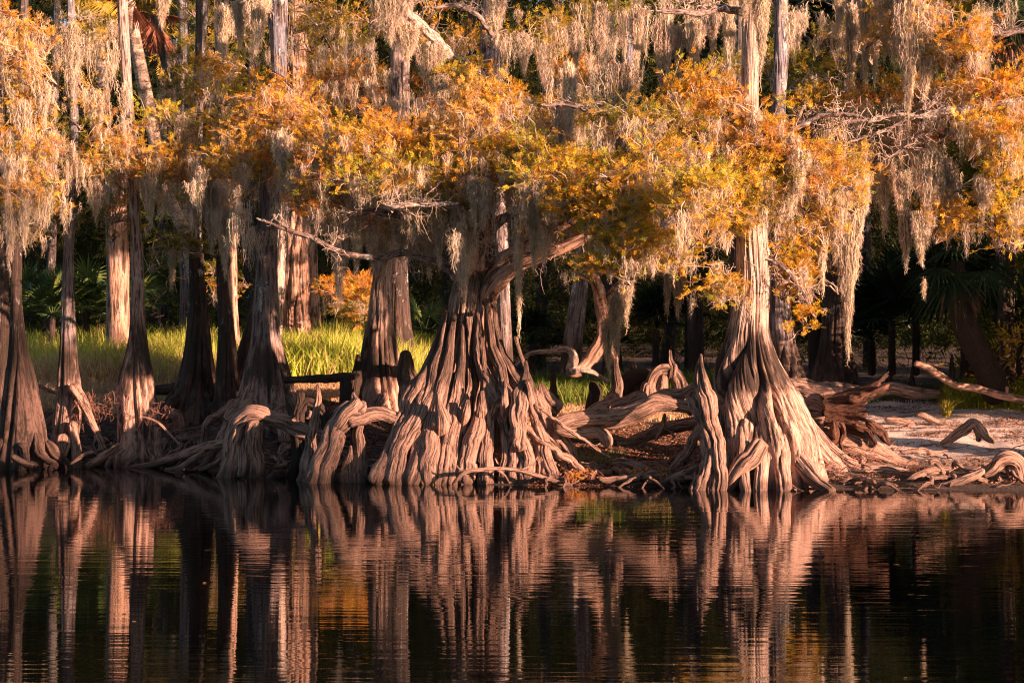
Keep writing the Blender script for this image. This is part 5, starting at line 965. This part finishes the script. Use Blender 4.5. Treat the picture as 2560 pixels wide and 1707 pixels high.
tag(mb.build('forest_foliage', M['leaf'], smooth=False), 'dark mass of leaves deep in the wood behind the river trees', 'foliage', kind='stuff')
# ------------------------------------------------------------------ finish the crowns
for k, t in TREES.items():
    a_, b_ = t['mb'], t['tw']
    if b_.n: a_.v += b_.v; a_.uv += b_.uv; a_.c += b_.c; a_.q += [q+a_.n for q in b_.q]; a_.n += b_.n
    if a_.n: a_.build('crown', M['leaf'], t['e'], smooth=False)
allm = MB()
for k, f_ in FUZZ.items():
    allm.v += f_.v; allm.uv += f_.uv; allm.c += f_.c
    allm.q += [q+allm.n for q in f_.q]; allm.n += f_.n
tag(allm.build('moss_tangle', M['moss'], smooth=False), 'fine tangle of grey-pink moss spread through all the crowns', 'moss', kind='stuff')
# ------------------------------------------------------------------ the near bank, behind the viewer: tall trees that throw the evening shade
def shade_tree(x, y, top, w_, label, n=46, bottom=2.0, full=.5):
    z0 = float(land(x, y)); e = thing('tree', (x, y, z0), label, 'tree', 'trees on the near bank behind the viewer')
    mb = MB(); tube(mb, [(x, y, z0-.3), (x+.2, y, z0+2), (x, y+.2, top*.5), (x+.2, y, top*.92)], [.55, .38, .28, .06], nth=24, step=.4, flat=True, fn=6, fa=[.3, .1, .05, .02], seed=int(x)); mb.build('trunk', M['dark'], e)
    mb = MB()
    for i in range(n):
        z = bottom+(top-bottom)*rng.random()**.8; ww = w_*(1-.55*(z/top)**2)
        a = rng.uniform(0, 6.28); r = rng.random()**.5*ww
        sprays(mb, np.array([x+math.cos(a)*r, y+math.sin(a)*r, z]), min(rng.uniform(.8, 1.5), w_*.9), 26, min(1., .35+w_*.4), 'BG'[i % 2], full)
    mb.build('crown', M['leaf'], e)
sv, uv_ = np.array([math.sin(AZ), -math.cos(AZ)]), np.array([math.cos(AZ), math.sin(AZ)])
tn = math.tan(EL)
def near(u, t, zt, w_, label, **k):     # shade up to height zt on the sun line u (measured across the light), t metres towards the sun from the line y = 38
    x0 = (u-38*uv_[1])/uv_[0]; p = np.array([x0, 38.])+sv*t
    shade_tree(p[0], p[1], zt+t*tn, w_, label, **k)
for u, t, zt, w_ in [(12, 92, 6, 4), (17, 92, 5, 3.2), (20.5, 95, 5, 2.6), (23.2, 90, 5, 1.9), (25.3, 96, 4.8, 1.4), (26.75, 93, 3.6, .7), (27.8, 96, .8, .42)]:
    near(u, t, zt, w_, 'unseen tall tree added behind the viewer to block the low sky', n=int(14+24*w_))
for i in range(15):  # unseen row added to block low sky and deepen the shade
    shade_tree(-75+i*8.2+rng.normal()*1.5, -27+rng.normal()*4, 22+4*rng.random(), 5.6, 'unseen tall tree added behind the viewer to block the low sky', n=70, bottom=1.5)
for x, y, tp, w_ in [(14, 44.8, 13, 2.6), (14.2, 41, 9, 1.3), (16.5, 45, 14, 3), (14.5, 48.5, 14, 3), (18, 49, 13, 3), (21, 44.5, 13, 3), (13.8, 53, 14, 3), (24, 50, 14, 3.2), (19, 54, 13, 3)]:  # unseen trees added to keep sun off the wood at the right
    shade_tree(x, y, tp, w_, 'unseen leafy tree added beyond the right edge to shade the wood', n=80, bottom=1.5)

# ------------------------------------------------------------------ light, sky, camera
w = bpy.data.worlds.new('World'); sc.world = w; w.use_nodes = True
nt = w.node_tree; bg = nt.nodes['Background']; sk = nt.nodes.new('ShaderNodeTexSky'); sk.sky_type = 'NISHITA'; sk.sun_disc = False
sk.sun_elevation = EL; sk.sun_rotation = math.pi-AZ; sk.air_density = .8; sk.dust_density = .6
nt.links.new(sk.outputs[0], bg.inputs[0]); bg.inputs[1].default_value = .05
sl = bpy.data.lights.new('sun', 'SUN'); sl.energy = 5; sl.angle = R_(.45); sl.color = (1, .57, .385)
so_ = bpy.data.objects.new('sun', sl); col.objects.link(so_)
from mathutils import Vector
S = Vector((math.sin(AZ)*math.cos(EL), -math.cos(AZ)*math.cos(EL), math.sin(EL)))
so_.rotation_euler = S.to_track_quat('Z', 'Y').to_euler()
cd = bpy.data.cameras.new('camera'); cam = bpy.data.objects.new('camera', cd); col.objects.link(cam)
cam.location = (0, 0, CZ); cam.rotation_euler = (math.pi/2, 0, 0); cd.sensor_width = 36; cd.lens = 36*F/2560; cd.clip_end = 1000
sc.camera = cam
sc.view_settings.view_transform = 'Standard'; sc.view_settings.look = 'None'; sc.view_settings.exposure = 1.82; sc.view_settings.gamma = 1
sc.render.engine = 'CYCLES'
cy = sc.cycles; cy.max_bounces = 5; cy.diffuse_bounces = 2; cy.glossy_bounces = 3; cy.transmission_bounces = 2; cy.transparent_max_bounces = 4
cy.use_denoising = True; cy.denoising_prefilter = 'NONE'; cy.filter_width = 1.15
cy.use_adaptive_sampling = True; cy.adaptive_threshold = .02
